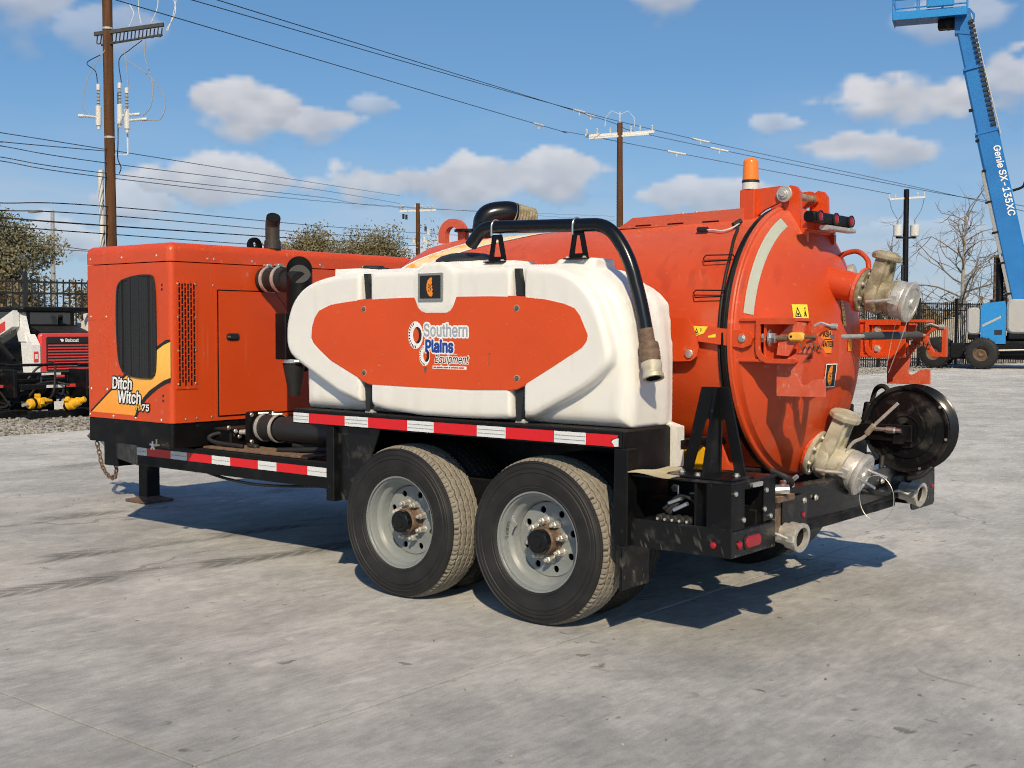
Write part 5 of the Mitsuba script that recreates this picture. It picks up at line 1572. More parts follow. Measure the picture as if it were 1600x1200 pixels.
def resample(P, n_):
    P = smoothpath([(a, b, 0) for a, b in P], 6)[:, :2]
    s_ = np.concatenate([[0], np.cumsum(np.linalg.norm(np.diff(P * [50, 1], axis=0), axis=1))])
    return [(np.interp(t, s_, P[:, 0]), np.interp(t, s_, P[:, 1])) for t in np.linspace(0, s_[-1], n_)]


top = [(-1.62, 141), (-1.564, 133.7), (-1.476, 126.6), (-1.343, 118.5), (-1.218, 110.2), (-1.083, 103.5), (-.906, 97.5), (-.80, 94.5)]
bot = [(-1.46, 143), (-1.40, 137.5), (-1.32, 130.5), (-1.20, 124.5), (-1.05, 117.6), (-.893, 111), (-.76, 102.0), (-.70, 97.5)]
A_, B_ = resample(top, 30), resample(bot, 30)
add('painted_band', drumpatch((A_, B_), .6385), 'band_gold', g, label='cream and gold swoosh band along the drum top')
mid = lambda f: [(a[0] * (1 - f) + b_[0] * f, a[1] * (1 - f) + b_[1] * f) for a, b_ in zip(A_, B_)]
add('band_edge', cat(drumpatch((A_, mid(.13)), .6400), drumpatch((mid(.87), B_), .6400)), 'ink_white' if False else 'white_plastic', g)
# stiffening fin on top, slotted along its foot
fz = lambda x: AO[2] + .02 * (x - .7)
fin = Polygon([(-.215, fz(-.2) + .60), (-.115, fz(-.1) + .675), (.535, fz(.5) + .675), (.535, fz(.5) + .60)])
add('top_fin', hull([(x, y, z) for x, z in ((-.215, 1.905), (-.12, 1.958), (.53, 1.972), (.53, 1.905)) for y in (.978, 1.002)]), 'drum_paint', g)
for x in (-.10, .095, .30):
    add('fin_slot', hull([(x + dx, y, z + .008 * dx) for dx in (0, .095) for y in (.9765, .979) for z in (1.9115, 1.9185)]), 'flat_black', g)
add('fin_bolts', cat(*[bolt((x, .99, 1.965), (0, 0, 1), .008, .008) for x in (.18, .26, .36)]), 'steel', g)
# lifting ring
rg = Polygon([(-1.675, 1.90)] + [(-1.567 - .108 * math.cos(t), 1.945 + .100 * math.sin(t)) for t in np.linspace(0, math.pi, 24)] + [(-1.459, 1.90)]).difference(Polygon([(-1.62, 1.90)] + [(-1.567 - .053 * math.cos(t), 1.945 + .052 * math.sin(t)) for t in np.linspace(0, math.pi, 16)] + [(-1.514, 1.90)]))
add('lifting_ring', prism(rg, 'y', 1.165, 1.205), 'drum_paint', g)
# air duct elbow with a ribbed hose on top of the drum, drawn from behind the ring
dp = smoothpath([(-1.35, 1.20, 1.86), (-1.345, 1.20, 1.98), (-1.32, 1.23, 2.05), (-1.25, 1.31, 2.07), (-1.21, 1.36, 2.065)], 8)
add('duct_elbow', tube(dp, [.062] * 10 + [.066 + .010 * math.sin(t) for t in np.linspace(0, math.pi, len(dp) - 10)], 24, cap=False), 'gloss_black', g, smooth=True)
add('duct_flange', cyl((-1.46, 1.2, 1.962), (-1.46, 1.2, 1.975), .085, 20), 'black_paint', g)
rb = []
for k in range(8):
    rb += [(.068, k * .020), (.077, k * .020 + .007), (.068, k * .020 + .015)]
add('ribbed_hose', lathe(rb, (-1.235, 1.33, 2.067), (.38, .90, -.22), 24), 'dirty_cast', g, smooth=50)
# wiring along the drum rim and two wire clips
wp = [onaxis(h, .642, d) for h, d in ((-.17, 113), (-.12, 122), (-.10, 130), (-.075, 140), (-.062, 152), (-.056, 165), (-.054, 178), (-.054, 195), (-.054, 212))]
add('rim_cable', tube(smoothpath(wp, 6), .008, 8), 'rubber', g, smooth=True)
cp = [onaxis(h, .652, d) for h, d in ((-.30, 122), (-.25, 122.5), (-.19, 124), (-.145, 122), (-.13, 118))]
add('loose_wire', tube(smoothpath(cp, 6), .004, 6), 'porcelain', g)
add('connector', cat(tube([onaxis(-.335, .655, 121.8), onaxis(-.28, .655, 122.2)], .013, 8), tube([onaxis(-.15, .655, 120), onaxis(-.13, .655, 116)], .013, 8)), 'black_plastic', g)
for d in (142, 158.8):
    ww = [onaxis(-.045, .645, d), onaxis(-.045, .665, d), onaxis(-.19, .665, d - .6), onaxis(-.21, .650, d), onaxis(-.19, .660, d + 2.4), onaxis(-.05, .660, d + 2.4)]
    add('wire_clip', tube(ww, .0032, 6), 'black_paint', g)

# --- rear door: flange ring and dished head, tilted with the drum
dr_ = sub('rear_door')
ring = [(.60, .0), (.668, .0), (.674, .004), (.674, .020), (.669, .026), (.664, .027), (.656, .027), (.652, .034), (.650, .048), (.648, .055)]
DR, DA = .648, .60
dome = [(DR * math.sin(t) / math.sin(DA), .055 + DR * (math.cos(t) - math.cos(DA)) / math.sin(DA)) for t in np.linspace(DA, 0, 30)]
add('dished_head', lathe(ring + dome[1:], AO, AXD, 96), 'drum_paint', dr_, smooth=32)


def domeh(r):
    t = math.asin(min(1, r / DR) * math.sin(DA))
    return .055 + DR * (math.cos(t) - math.cos(DA)) / math.sin(DA)


def domeskin(rr, degs, off):
    """A thin skin on the head between the radii rr over the angles degs."""
    V_, F_ = [], []
    ra = np.linspace(rr[0], rr[1], 7)
    for d in degs:
        for r in ra:
            V_.append(onaxis(domeh(r) + off, r + .4 * off, d))
    m_ = len(ra)
    for i in range(len(degs) - 1):
        for j_ in range(m_ - 1):
            a = i * m_ + j_
            F_ += [[a, a + 1, a + m_ + 1], [a, a + m_ + 1, a + m_]]
    return trimesh.Trimesh(V_, F_, process=False)


def domequad(cy, cz, hw, hh, off, n_=9):
    """A small rectangular sticker on the head, centred at y, z."""
    V_, F_ = [], []
    for i, y in enumerate(np.linspace(cy - hw, cy + hw, n_)):
        for z in np.linspace(cz - hh, cz + hh, n_):
            r = math.hypot(y - AO[1], z - AO[2])
            V_.append((AO[0] + domeh(r) + off - .02 * (z - AO[2]), y, z))
    for i in range(n_ - 1):
        for j_ in range(n_ - 1):
            a = i * n_ + j_
            F_ += [[a, a + n_, a + n_ + 1], [a, a + n_ + 1, a + 1]]
    return trimesh.Trimesh(V_, F_, process=False)


def domepoly(poly, cy, cz, off):
    """A flat print (in y, z) bent onto the head."""
    o_ = []
    for g_ in getattr(poly, 'geoms', [poly]):
        m_ = trimesh.creation.extrude_polygon(g_, .0006, engine='earcut')
        m_ = m_.subdivide_to_size(.03)
        q = m_.vertices
        y, z = q[:, 0] + cy, q[:, 1] + cz
        x = np.array([AO[0] + domeh(math.hypot(a - AO[1], b_ - AO[2])) - .02 * (b_ - AO[2]) for a, b_ in zip(y, z)]) + off + q[:, 2]
        o_.append(trimesh.Trimesh(np.stack([x, y, z], 1), m_.faces, process=False))
    return cat(o_)


add('reflective_arc', domeskin((.596, .640), np.linspace(113, 168, 44), .003), 'reflector_grey', dr_, label='grey reflective arc on the rear door')
for s_, dy in (('warning_label', 0), ):
    lb = add('warning_label', domequad(.862, 1.458, .050, .036, .0035), 'yellow_label', dr_)
    tri_ = Polygon([(-.04, -.022), (.0, -.022), (-.02, .024)])
    add('label_print', domepoly(unary_union([tri_.difference(tri_.buffer(-.0038)), Point(-.02, -.010).buffer(.006), Polygon([(.018, -.02), (.028, .012), (.036, -.02), (.030, -.02), (.0275, -.008), (.024, -.02)]), Point(.028, .018).buffer(.004)]), .862, 1.458, .0047), 'ink_black', dr_)
add('warning_label', domequad(1.235, 1.470, .018, .075, .0035), 'yellow_label', dr_)
add('label_print', domepoly(unary_union([sbox(-.01, z, .01, z + .004) for z in (-.05, -.035, 0, .02, .035)]), 1.235, 1.470, .0047), 'ink_black', dr_)
add('notice_label', domequad(1.035, 1.322, .050, .058, .0035), 'orange_label', dr_, label='orange notice reading WATER')
tw = textpoly('WATER', .026, True, .86)
ta = textpoly('ASH', .026, True, 1.0)
add('label_print', domepoly(unary_union([affinity.translate(tw, -.046, -.028), affinity.translate(ta, -.030, .020), sbox(-.048, .006, .048, .009)]), 1.035, 1.322, .0047), 'ink_black', dr_)
add('notice_label', domequad(1.30, 1.30, .03, .03, .0035), 'orange_label', dr_)
add('badge', domequad(1.095, 1.155, .050, .055, .0035), 'ink_black', dr_)
add('badge_edge', domepoly(sbox(-.052, -.057, .052, .057).difference(sbox(-.047, -.052, .047, .052)), 1.095, 1.155, .004), 'ink_white', dr_)
add('badge_emblem', domepoly(hflip(emblem(.098)).buffer(0) if False else emblem(.098), 1.10, 1.155, .0048), 'orange_label', dr_)
# upper port with its knife valve and capped camlock
pt = sub('upper_valve', 'khaki cast knife valve with pale capped coupling on the upper door port')
pd = np.array([.97, .0, -.255])
pd /= np.linalg.norm(pd)
po = np.array([.855, 1.2, 1.618])
add('port_pipe', lathe([(.100, -.06), (.080, -.01), (.074, .03), (.073, .205)], po, pd, 28), 'drum_paint', pt, smooth=30)
add('port_flange', lathe([(.073, .195), (.108, .195), (.108, .210), (.03, .210)], po, pd, 24), 'scratched_orange', pt)


add_ = add


def knifevalve(o, d, up, k, cast, stem, K=1.22):
    d, up = np.asarray(d) / np.linalg.norm(d), np.asarray(up, float)
    up = up - d * (up @ d)
    up /= np.linalg.norm(up)
    sd = np.cross(d, up)
    P3 = lambda a, b_, c_: o + d * a + up * b_ + sd * c_
    o = np.asarray(o, float)

    def add(name, mesh, *a_, **k_):
        mesh.vertices = o + (np.asarray(mesh.vertices) - o) * K
        return add_(name, mesh, *a_, **k_)
    add('flange', lathe([(.03, 0), (.088, 0), (.090, .004), (.090, .013), (.086, .017), (.030, .017)], o, d, 28), cast, k, smooth=30)
    add('body', lathe([(.060, .015), (.060, .036), (.078, .042), (.080, .050), (.080, .072), (.076, .080), (.064, .084), (.064, .120), (.074, .124), (.074, .138), (.06, .140)], o, d, 32), cast, k, smooth=32)
    bl = hull([P3(a, b_, c_) for a in (.036, .084) for b_, hw in ((-.05, .060), (.0, .074), (.04, .070), (stem, .050)) for c_ in (-hw, hw)])
    add('bonnet', bl, cast, k)
    for s_ in (-1, 1):
        add('bonnet_rib', hull([P3(a, b_, c_) for a in (.028, .092) for b_ in (.04, stem - .006) for c_ in (s_ * .028 - .005, s_ * .028 + .005)]), cast, k)
    cap_ = [(.058, 0), (.052, .030), (.020, .068), (-.020, .068), (-.052, .030), (-.058, 0), (-.052, -.030), (-.020, -.068), (.020, -.068), (.052, -.030)]
    add('bonnet_cap', hull([P3(.06 + x_ * f_, stem + z_, y_ * f_) for x_, y_ in cap_ for z_, f_ in ((-.010, .92), (-.004, 1), (.010, 1), (.018, .86), (.026, .45))]), cast, k)
    for t in np.arange(8) * math.pi / 4 + .39:
        add('bolt', bolt(P3(.017, .076 * math.cos(t), .076 * math.sin(t)), d, .0075, .012), 'steel', k)
    cr = [(.058, .136), (.072, .138), (.076, .144), (.076, .178), (.073, .184), (.080, .187), (.082, .192), (.082, .202), (.078, .207), (.060, .209), (.058, .206), (.020, .206), (.018, .214), (0, .214)]
    add('cap', lathe(cr, o, d, 36), 'steel', k, smooth=28)
    for s_ in (-1, 1):
        add('cam_lever', hull([P3(.142 + i, j_, s_ * c_) for i in (0, .030) for j_ in (-.016, .016) for c_ in (.070, .090)]), 'steel', k)
        add('cam_handle', tube([P3(.158, .0, s_ * .086), P3(.10, -.022, s_ * .094), P3(.06, -.034, s_ * .090)], .0065, 8), 'steel', k)
    return lambda a, b_, c_: o + (d * a + up * b_ + sd * c_) * K


kp = knifevalve(po + pd * .212, pd, (.15, 0, 1), pt, 'dirty_cast', .150, 1.18)
add('valve_pin', cyl(kp(.05, .10, -.05), kp(.05, .115, -.10), .014, 10), 'rusty_steel', pt)
cl = kp(.212, 0, 0)
add('cap_cable', tube(smoothpath([cl, cl + [-.03, 0, -.10], cl + [-.075, .01, -.22], cl + [-.12, .02, -.33]], 6), .0019, 5), 'steel', pt)
add('cap_cable', tube(smoothpath([cl + [-.09, .05, -.05], cl + [-.12, .06, -.16], cl + [-.14, .05, -.30]], 6), .0015, 5), 'steel', pt)
ph = smoothpath([(.82, 1.42, 1.72), (.86, 1.42, 1.755), (.94, 1.40, 1.765), (1.01, 1.36, 1.72), (1.03, 1.33, 1.66)], 6)
add('door_handle', tube(ph, .013, 10), 'drum_paint', dr_, smooth=True)
add('glass_gauge', lathe([(0, 0), (.04, 0), (.04, .03), (.0, .034)], (.90, 1.40, 1.66), (1, .2, .2), 16), 'steel', dr_)
# lower drain valve with lever handle
dv = sub('lower_valve', 'pale khaki drain valve with silver lever and capped coupling below the rear door')
do, dd_ = np.array([.80, 1.17, .785]), np.array([.90, .05, -.36])
dd_ /= np.linalg.norm(dd_)
add('port_pipe', lathe([(.12, -.05), (.09, -.02), (.082, .02), (.112, .022), (.112, .036), (.03, .036)], do, dd_, 24), 'drum_paint', dv)
kp = knifevalve(do + dd_ * .036, dd_, (.50, 0, 1), dv, 'pale_cast', .172, 1.30)
l0 = do + dd_ * .225 + np.array([0, -.03, .085])
add('lever', tube(filleted([l0, l0 + [.03, 0, .05], l0 + [.085, 0, .072], l0 + [.13, 0, .13], l0 + [.25, .0, .245]], .03, 5), [.008] * 1, 8), 'steel', dv)
add('lever_grip', tube([l0 + [.10, 0, .094], l0 + [.135, 0, .135]], .014, 8), 'dirty_cast', dv)
cl = kp(.212, 0, 0)
add('cap_cable', tube(np.array([cl + [.06 + .085 * math.cos(t), 0, -.10 + .11 * math.sin(t)] for t in np.linspace(1.9, 8.1, 34)]), .0015, 5), 'steel', dv)
add('cap_pin', cyl(cl + [-.02, -.05, .0], cl + [.075, -.06, -.045], .008, 8), 'bright_steel', dv)
add('cap_pin', cyl(cl + [-.02, .05, .03], cl + [.085, .06, -.005], .008, 8), 'bright_steel', dv)

# --- latch assemblies on both sides of the door: arm, channel, hook plate, loop
arm_b = [(.37, 1.425), (.475, 1.428), (.50, 1.425), (.522, 1.400), (.548, 1.32), (.558, 1.284), (.548, 1.25), (.515, 1.228), (.37, 1.222)]
for yc, nm in ((.53, 'near_latch'), (1.85, 'far_latch')):
    L = sub('door_latch')
    s_ = 1 if yc < 1 else -1
    ya, yb = (yc - .008, yc + .012)
    add('drum_bracket', cat(prism(arm_b, 'y', ya - .012, ya), prism([(x + .03, z - .002) for x, z in arm_b], 'y', ya + .045, ya + .057), bx(.36, .40, ya - .012, ya + .16, 1.25, 1.41)), 'orange_paint', L)
    add('pivot_pin', cat(cyl((.510, ya - .018, 1.262), (.510, ya + .07, 1.262), .014, 14, .003), cyl((.510, ya - .022, 1.262), (.510, ya - .012, 1.262), .022, 14, .003)), 'bright_steel', L)
    armp = [(.50, 1.392), (.61, 1.388), (.79, 1.372), (.83, 1.366), (.850, 1.338), (.838, 1.306), (.80, 1.292), (.55, 1.322), (.515, 1.325)]
    add('arm', prism([(x - .02, z) for x, z in armp], 'y', ya + .002, ya + .040), 'orange_paint', L)
    add('arm_pin', cat(cyl((.776, ya - .006, 1.335), (.776, ya + .05, 1.335), .019, 12, .003), cyl((.776, ya - .010, 1.335), (.776, ya, 1.335), .012, 6)), 'bright_steel', L)
    if s_ > 0:
        add('label', prism([(.508, 1.392), (.60, 1.389), (.578, 1.357), (.515, 1.338)], 'y', ya - .0005, ya + .003), 'yellow_label', L)
        lt = Polygon([(.527, 1.350), (.553, 1.353), (.541, 1.382)])
        add('label_print', prism(unary_union([lt.difference(lt.buffer(-.003)), Point(.540, 1.361).buffer(.004), sbox(.562, 1.366, .566, 1.382)]), 'y', ya - .0015, ya), 'ink_black', L)
        add('label', prism([(.600, 1.345), (.640, 1.355), (.640, 1.339), (.605, 1.337)], 'y', ya - .0005, ya + .003), 'yellow_label', L)
    # tie rod and nuts
    add('tie_rod', cyl((.83, yc + .02, 1.338), (.985, yc + .05, 1.338), .0125, 12), 'rusty_steel', L)
    add('nut', cat(cyl((.862, yc + .024, 1.338), (.872, yc + .026, 1.338), .022, 6), cyl((.902, yc + .03, 1.338), (.925, yc + .034, 1.338), .026, 6, .003), cyl((.893, yc + .03, 1.338), (.902, yc + .032, 1.338), .040, 20, .002)), 'bright_steel', L)
    # channel welded on the door: flanges, back, front lip
    y0, y1 = (yc + .005, yc + .19) if s_ > 0 else (yc - .10, yc + .02)
    add('channel', cat(bx(.755, 1.165 if s_ < 0 else 1.02, y0, y1, 1.412, 1.428, .003), bx(.755, 1.02, y0, y1, 1.228, 1.244, .003), bx(.755, 1.03, y1 - .012, y1, 1.244, 1.412, .002),
                       bx(.872, .884, y0 + .012, y1 - .012, 1.244, 1.412, .001), prism(Polygon([(.755, 1.412), (.755, 1.244), (.84, 1.244), (.84, 1.412)]), 'y', y0 + .012, y0 + .020)), 'drum_paint', L)
    inner = Polygon([(.862, 1.400), (1.045, 1.400), (1.045, 1.246), (.905, 1.246), (.880, 1.256), (.866, 1.275), (.862, 1.30)])
    lip = Polygon([(.842, 1.426), (1.03, 1.426), (1.03, 1.226), (.895, 1.226), (.865, 1.238), (.846, 1.262), (.840, 1.30)]).difference(inner)
    add('channel_lip', prism(lip, 'y', y0 - .006, y0 + .006), 'drum_paint', L)
    if s_ < 0:
        add('bolt', cat(*[bolt((.90, y0 + .02, z), (0, -1, 0), .014, .012) for z in (1.275, 1.375)]), 'steel', L)
        add('back_plate', bx(.86, 1.05, y0 + .02, y0 + .03, 1.235, 1.41, .002), 'orange_paint', L)
    # slanted wear plate, hook plate, loop
    add('wear_plate', prism([(1.001, 1.412), (.935, 1.35), (.922, 1.262), (.978, 1.258), (1.01, 1.31), (1.045, 1.34), (1.06, 1.405)], 'y', yc + .045, yc + .060), 'scratched_orange', L)
    hx = .018 if s_ > 0 else 0
    hook = [(x_ + hx, z_ - hx * .5) for x_, z_ in ((.897, 1.232), (.899, 1.086), (1.128, 1.089), (1.126, 1.168), (1.10, 1.168), (1.073, 1.162), (1.05, 1.145), (1.030, 1.136), (1.012, 1.142), (1.009, 1.160), (1.018, 1.206), (1.018, 1.234), (1.049, 1.276), (1.095, 1.30), (1.12, 1.34), (1.09, 1.36), (1.04, 1.33), (1.027, 1.300), (.96, 1.262))]
    add('hook_plate', prism(hook, 'y', yc + .062, yc + .080), 'scratched_orange', L)
    loop = Polygon([(1.085, 1.36), (1.100, 1.29), (1.138, 1.236), (1.212, 1.236), (1.212, 1.39), (1.150, 1.392), (1.12, 1.378)]).difference(Polygon([(1.112, 1.345), (1.122, 1.300), (1.150, 1.258), (1.192, 1.258), (1.192, 1.374), (1.152, 1.374), (1.128, 1.362)]))
    add('loop', prism(loop, 'y', yc + .055, yc + .085), 'drum_paint', L)
    add('spring', tube([(1.035 + .0055 * k, yc + .040 + .013 * math.cos(k * 1.57), 1.303 + .013 * math.sin(k * 1.57)) for k in range(20)], .0035, 5), 'rusty_steel', L)
    add('retainer', cat(tube(filleted([(1.10, yc + .05, 1.392), (1.13, yc + .05, 1.408), (1.19, yc + .05, 1.388)], .01, 4), .006, 6), cyl((1.18, yc + .05, 1.392), (1.205, yc + .05, 1.392), .012, 8)), 'steel', L)
    if s_ > 0:
        add('pull_knob', rbox(.985, 1.062, yc + .02, yc + .052, 1.324, 1.364, .0195, 'y', 7, .008), 'yellow_knob', L, smooth=35)
        add('knob_hole', cyl((1.003, yc + .0195, 1.345), (1.003, yc + .03, 1.345), .006, 10), 'flat_black', L)
        add('pin', cyl((1.05, yc + .036, 1.345), (1.11, yc + .05, 1.345), .009, 8), 'rusty_steel', L)
dk_ = sub('cross_shaft')
add('rod', cyl((1.165, .62, 1.345), (1.10, 1.90, 1.349), .010, 12), 'steel', dk_)
add('foam_sleeve', cyl((1.146, 1.0, 1.3465), (1.118, 1.55, 1.348), .019, 14, .006), 'foam_grey', dk_, smooth=30)
add('foam_sleeve', cyl((1.117, 1.57, 1.348), (1.104, 1.83, 1.349), .018, 14, .006), 'foam_grey', dk_, smooth=30)

# --- hinge at the top of the door, lamp bar, beacon
hg = sub('door_hinge')
for y in (1.05, 1.36):
    hp = Polygon([(.695, 1.90), (.70, 2.015), (.715, 2.058), (.745, 2.076), (.775, 2.068), (.795, 2.04), (.800, 1.93), (.80, 1.86), (.835, 1.852), (.835, 1.80), (.76, 1.83), (.72, 1.87)])
    add('hinge_plate', prism(hp, 'y', y, y + .022), 'orange_paint', hg)
    ap = Polygon([(.50, 2.062), (.715, 2.072), (.75, 2.06), (.755, 2.02), (.72, 2.00), (.62, 1.96), (.56, 1.92), (.50, 1.92)])
    add('hinge_arm', prism(ap, 'y', y - .030, y - .010), 'orange_paint', hg)
add('hinge_pin', cyl((.735, .995, 2.030), (.735, 1.42, 2.030), .017, 16), 'dirty_cast', hg)
add('washer', cat(cyl((.735, 1.0, 2.030), (.735, 1.012, 2.030), .040, 24, .002), cyl((.735, .990, 2.030), (.735, 1.0, 2.030), .024, 20, .002), cyl((.735, .982, 2.030), (.735, .992, 2.030), .014, 6)), 'steel', hg)
add('hinge_web', cat(bx(.80, .835, 1.05, 1.38, 1.855, 1.91, .003), bx(.73, .82, 1.07, 1.36, 1.845, 1.86, .003), prism([(.80, 1.91), (.80, 1.86), (.86, 1.86)], 'y', 1.14, 1.15)), 'orange_paint', hg)
ps = add('beacon_post', bx(.505, .585, .985, 1.06, 1.88, 2.062, .004), 'orange_paint', V)
lb = sub('lamp_bar')
add('housing', rbox(.885, .945, .90, 1.36, 1.880, 1.932, .02, 'y', 5, .006), 'black_paint', lb)
add('bracket', bx(.835, .89, 1.02, 1.28, 1.893, 1.903, .002), 'orange_paint', lb)
add('lower_strip', rbox(.90, .95, 1.05, 1.36, 1.852, 1.874, .008, 'y', 4), 'steel', lb)
for y in (.955, 1.13, 1.305):
    add('red_lamp', lathe([(.023, 0), (.023, .006), (.018, .010), (.008, .012), (0, .0125)], (.944, y, 1.906), (1, 0, 0), 18), 'lens_red', lb, smooth=35)
    add('lamp_ring', lathe([(.026, 0), (.030, 0), (.030, .008), (.026, .009)], (.944, y, 1.906), (1, 0, 0), 18), 'black_plastic', lb)
bc = sub('beacon', 'amber warning beacon on the drum hinge post')
bo = (.545, 1.022, 2.064)
add('base', lathe([(0, 0), (.040, 0), (.041, .004), (.041, .034), (0, .034)], bo, (0, 0, 1), 24), 'porcelain', bc, smooth=30)
add('collar', lathe([(.041, .034), (.043, .035), (.043, .046), (.039, .048)], bo, (0, 0, 1), 24), 'black_plastic', bc)
lp = [(.0395, .047)]
for k in range(12):
    z0 = .050 + k * .0072
    lp += [(.0395 - .0002 * k, z0), (.0402 - .0003 * k, z0 + .0036)]
lp += [(.0365, .138), (.032, .147), (.022, .153), (.010, .156), (0, .1565)]
add('lens', lathe(lp, bo, (0, 0, 1), 30), 'lens_amber', bc, smooth=40)
add('reflector_core', lathe([(0, .05), (.012, .05), (.012, .12), (0, .12)], bo, (0, 0, 1), 12), 'bright_steel', bc)
# --- rear tool box on the near side
tb = sub('tool_box')
add('shelf_skirt', prism(sbox(.53, .435, 1.018, .556), 'y', .0, .006), 'scraped_black', tb)
add('shelf_end', bx(1.012, 1.02, .0, .392, .435, .544, .002), 'scraped_black', tb)
add('shelf', bx(.53, 1.012, .006, .40, .536, .546, .002), 'scraped_black', tb)
add('top_plate', bx(.53, 1.022, -.004, .405, .738, .748, .003), 'scraped_black', tb)
add('corner_panel', bx(.902, 1.018, .0, .006, .546, .738, .001), 'black_paint', tb)
add('back_panel', bx(.53, 1.01, .30, .31, .546, .738, .001), 'black_paint', tb)
add('rear_panel', cat(bx(1.012, 1.018, .006, .115, .546, .738, .001), bx(1.012, 1.018, .285, .392, .556, .738, .001), bx(1.012, 1.018, .115, .285, .71, .738, .001)), 'black_paint', tb)
add('divider', bx(.84, .85, .006, .30, .546, .738, .001), 'black_paint', tb)
add('rear_latch', rbox(1.018, 1.032, .16, .25, .715, .735, .008, 'x'), 'bright_steel', tb)
for y_, z_ in ((.30, .69), (.03, .70), (.10, .585), (.285, .61), (.34, .575)):
    add('rear_bolt', cyl((1.016, y_, z_), (1.029, y_, z_), .0115, 10, .003), 'bright_steel', tb)
for x_, z_ in ((.57, .66), (.60, .60), (.66, .63)):
    add('front_bolt', bolt((x_, .30, z_), (0, -1, 0), .014, .014), 'bright_steel', tb)
add('tail_lamp', rbox(1.02, 1.03, .118, .248, .462, .512, .022, 'x', 6, .004), 'lens_red', tb, smooth=30)
add('lamp_grommet', rbox(1.018, 1.024, .108, .258, .453, .521, .028, 'x', 6), 'rubber', tb)
add('marker_lamp', lathe([(.017, 0), (.017, .006), (.010, .011), (0, .012)], (1.02, .067, .483), (1, 0, 0), 16), 'lens_red', tb, smooth=35)
add('marker_lamp', lathe([(.014, 0), (.014, .006), (.008, .010), (0, .011)], (.938, .0, .483), (0, -1, 0), 16), 'lens_red', tb, smooth=35)
for k in range(5):
    x = .662 + k * .036
    add('hose_plug', cat(cyl((x, .012, .566), (x, .07, .566), .018, 14, .004), cyl((x, .004, .566), (x, .014, .566), .011, 12, .002)), 'rubber', tb)
    add('plug_tip', cyl((x, .001, .566), (x, .005, .566), .006, 10), 'steel', tb)
for a, b_, d in (((.68, .05, .59), (.80, .10, .66), .0), ((.66, .06, .60), (.82, .09, .63), .02), ((.70, .04, .585), (.79, .12, .645), .01)):
    add('whip_hose', tube(smoothpath([a, (np.array(a) + b_) / 2 + [0, 0, .03 + d], b_, np.array(b_) + [.03, .05, -.02]], 6), .010, 8), 'rubber', tb, smooth=True)
add('hose_fitting', cat(cyl((.725, .035, .605), (.795, .03, .64), .009, 8), cyl((.69, .05, .63), (.75, .05, .655), .008, 8), cyl((.695, .12, .62), (.695, .12, .70), .006, 8)), 'bright_steel', tb)
# upright bracket with cut-outs standing on the box
up_ = sub('boom_pedestal', 'black tapered bracket with triangular openings standing on the rear tool box')
pl = Polygon([(.672, .748), (.766, 1.128), (.897, 1.130), (.984, .748)])
h1 = Polygon(chaikin([(.728, .79), (.790, .79), (.808, .99), (.79, 1.0)], 1))
h1 = Polygon([(.722, .768), (.802, .768), (.806, .985), (.797, 1.0), (.786, .985)])
h2 = Polygon([(.862, .768), (.930, .768), (.884, .985), (.873, 1.0), (.864, .985)])
add('plate', prism(pl.difference(h1).difference(h2), 'y', .185, .197), 'black_paint', up_)
add('web', prism([(.186, .748), (.05, .748), (.155, 1.128), (.186, 1.128)], 'x', .845, .857), 'black_paint', up_)
add('base_plate', bx(.655, 1.0, .04, .23, .748, .758, .002), 'scraped_black', up_)
for x, y in ((.70, .14), (.955, .16), (.82, .07)):
    add('bolt', bolt((x, y, .758), (0, 0, 1), .011, .012), 'bright_steel', up_)
# --- rear bumper beam, far box, plates that hold the hose couplings
rb_ = sub('rear_bumper')
bpth = smoothpath([(.93, .40, 0), (.975, .75, 0), (1.0, 1.2, 0), (.975, 1.65, 0), (.93, 2.0, 0)], 8)
Vb = []
for p_ in bpth:
    for dx, z in ((-.05, .51), (.02, .51), (.02, .665), (-.05, .665)):
        Vb.append((p_[0] + dx, p_[1], z))
n_ = len(bpth)
Fb = []
for i in range(n_ - 1):
    for j_ in range(4):
        a, b_ = i * 4 + j_, i * 4 + (j_ + 1) % 4
        Fb += [[a, a + 4, b_ + 4], [a, b_ + 4, b_]]
add('beam', trimesh.Trimesh(Vb, Fb, process=False), 'gloss_black', rb_, smooth=30)
add('under_beam', bx(.80, .93, .42, 1.98, .42, .51, .006), 'black_paint', rb_)
add('support', bx(.70, .93, .62, .70, .42, .66, .004), 'black_paint', rb_)
add('support', bx(.70, .93, 1.70, 1.78, .42, .66, .004), 'black_paint', rb_)
add('drum_cradle', cat(bx(.35, .45, .62, 1.78, .60, .72, .006), bx(-1.4, -1.3, .62, 1.78, .60, .70, .006), bx(-1.6, .75, .70, .78, .612, .72, .005), bx(-1.6, .75, 1.62, 1.70, .612, .72, .005)), 'black_paint', rb_)
add('pivot_lug', prism([(.42, .66), (.42, .80), (.50, .86), (.58, .80), (.62, .66)], 'y', .83, .85), 'drum_paint', rb_)
add('pivot_lug', prism([(.565, .66), (.575, .84), (.64, .84), (.68, .75), (.73, .735), (.76, .66)], 'y', .58, .60), 'drum_paint', rb_)
add('cylinder_guard', cat(prism([(.27, .66), (.27, .845), (.52, .855), (.56, .80), (.56, .66)], 'y', .585, .60), bx(.27, .5, .602, .66, .83, .84, .002)), 'yellow_paint', rb_, label='yellow guard plate under the drum')
add('guard_bolt', cyl((.40, .57, .785), (.40, .585, .785), .018, 8, .003), 'rusty_steel', rb_)
add('cross_tube', cyl((.52, .40, .845), (.55, .95, .845), .026, 14), 'black_paint', rb_)


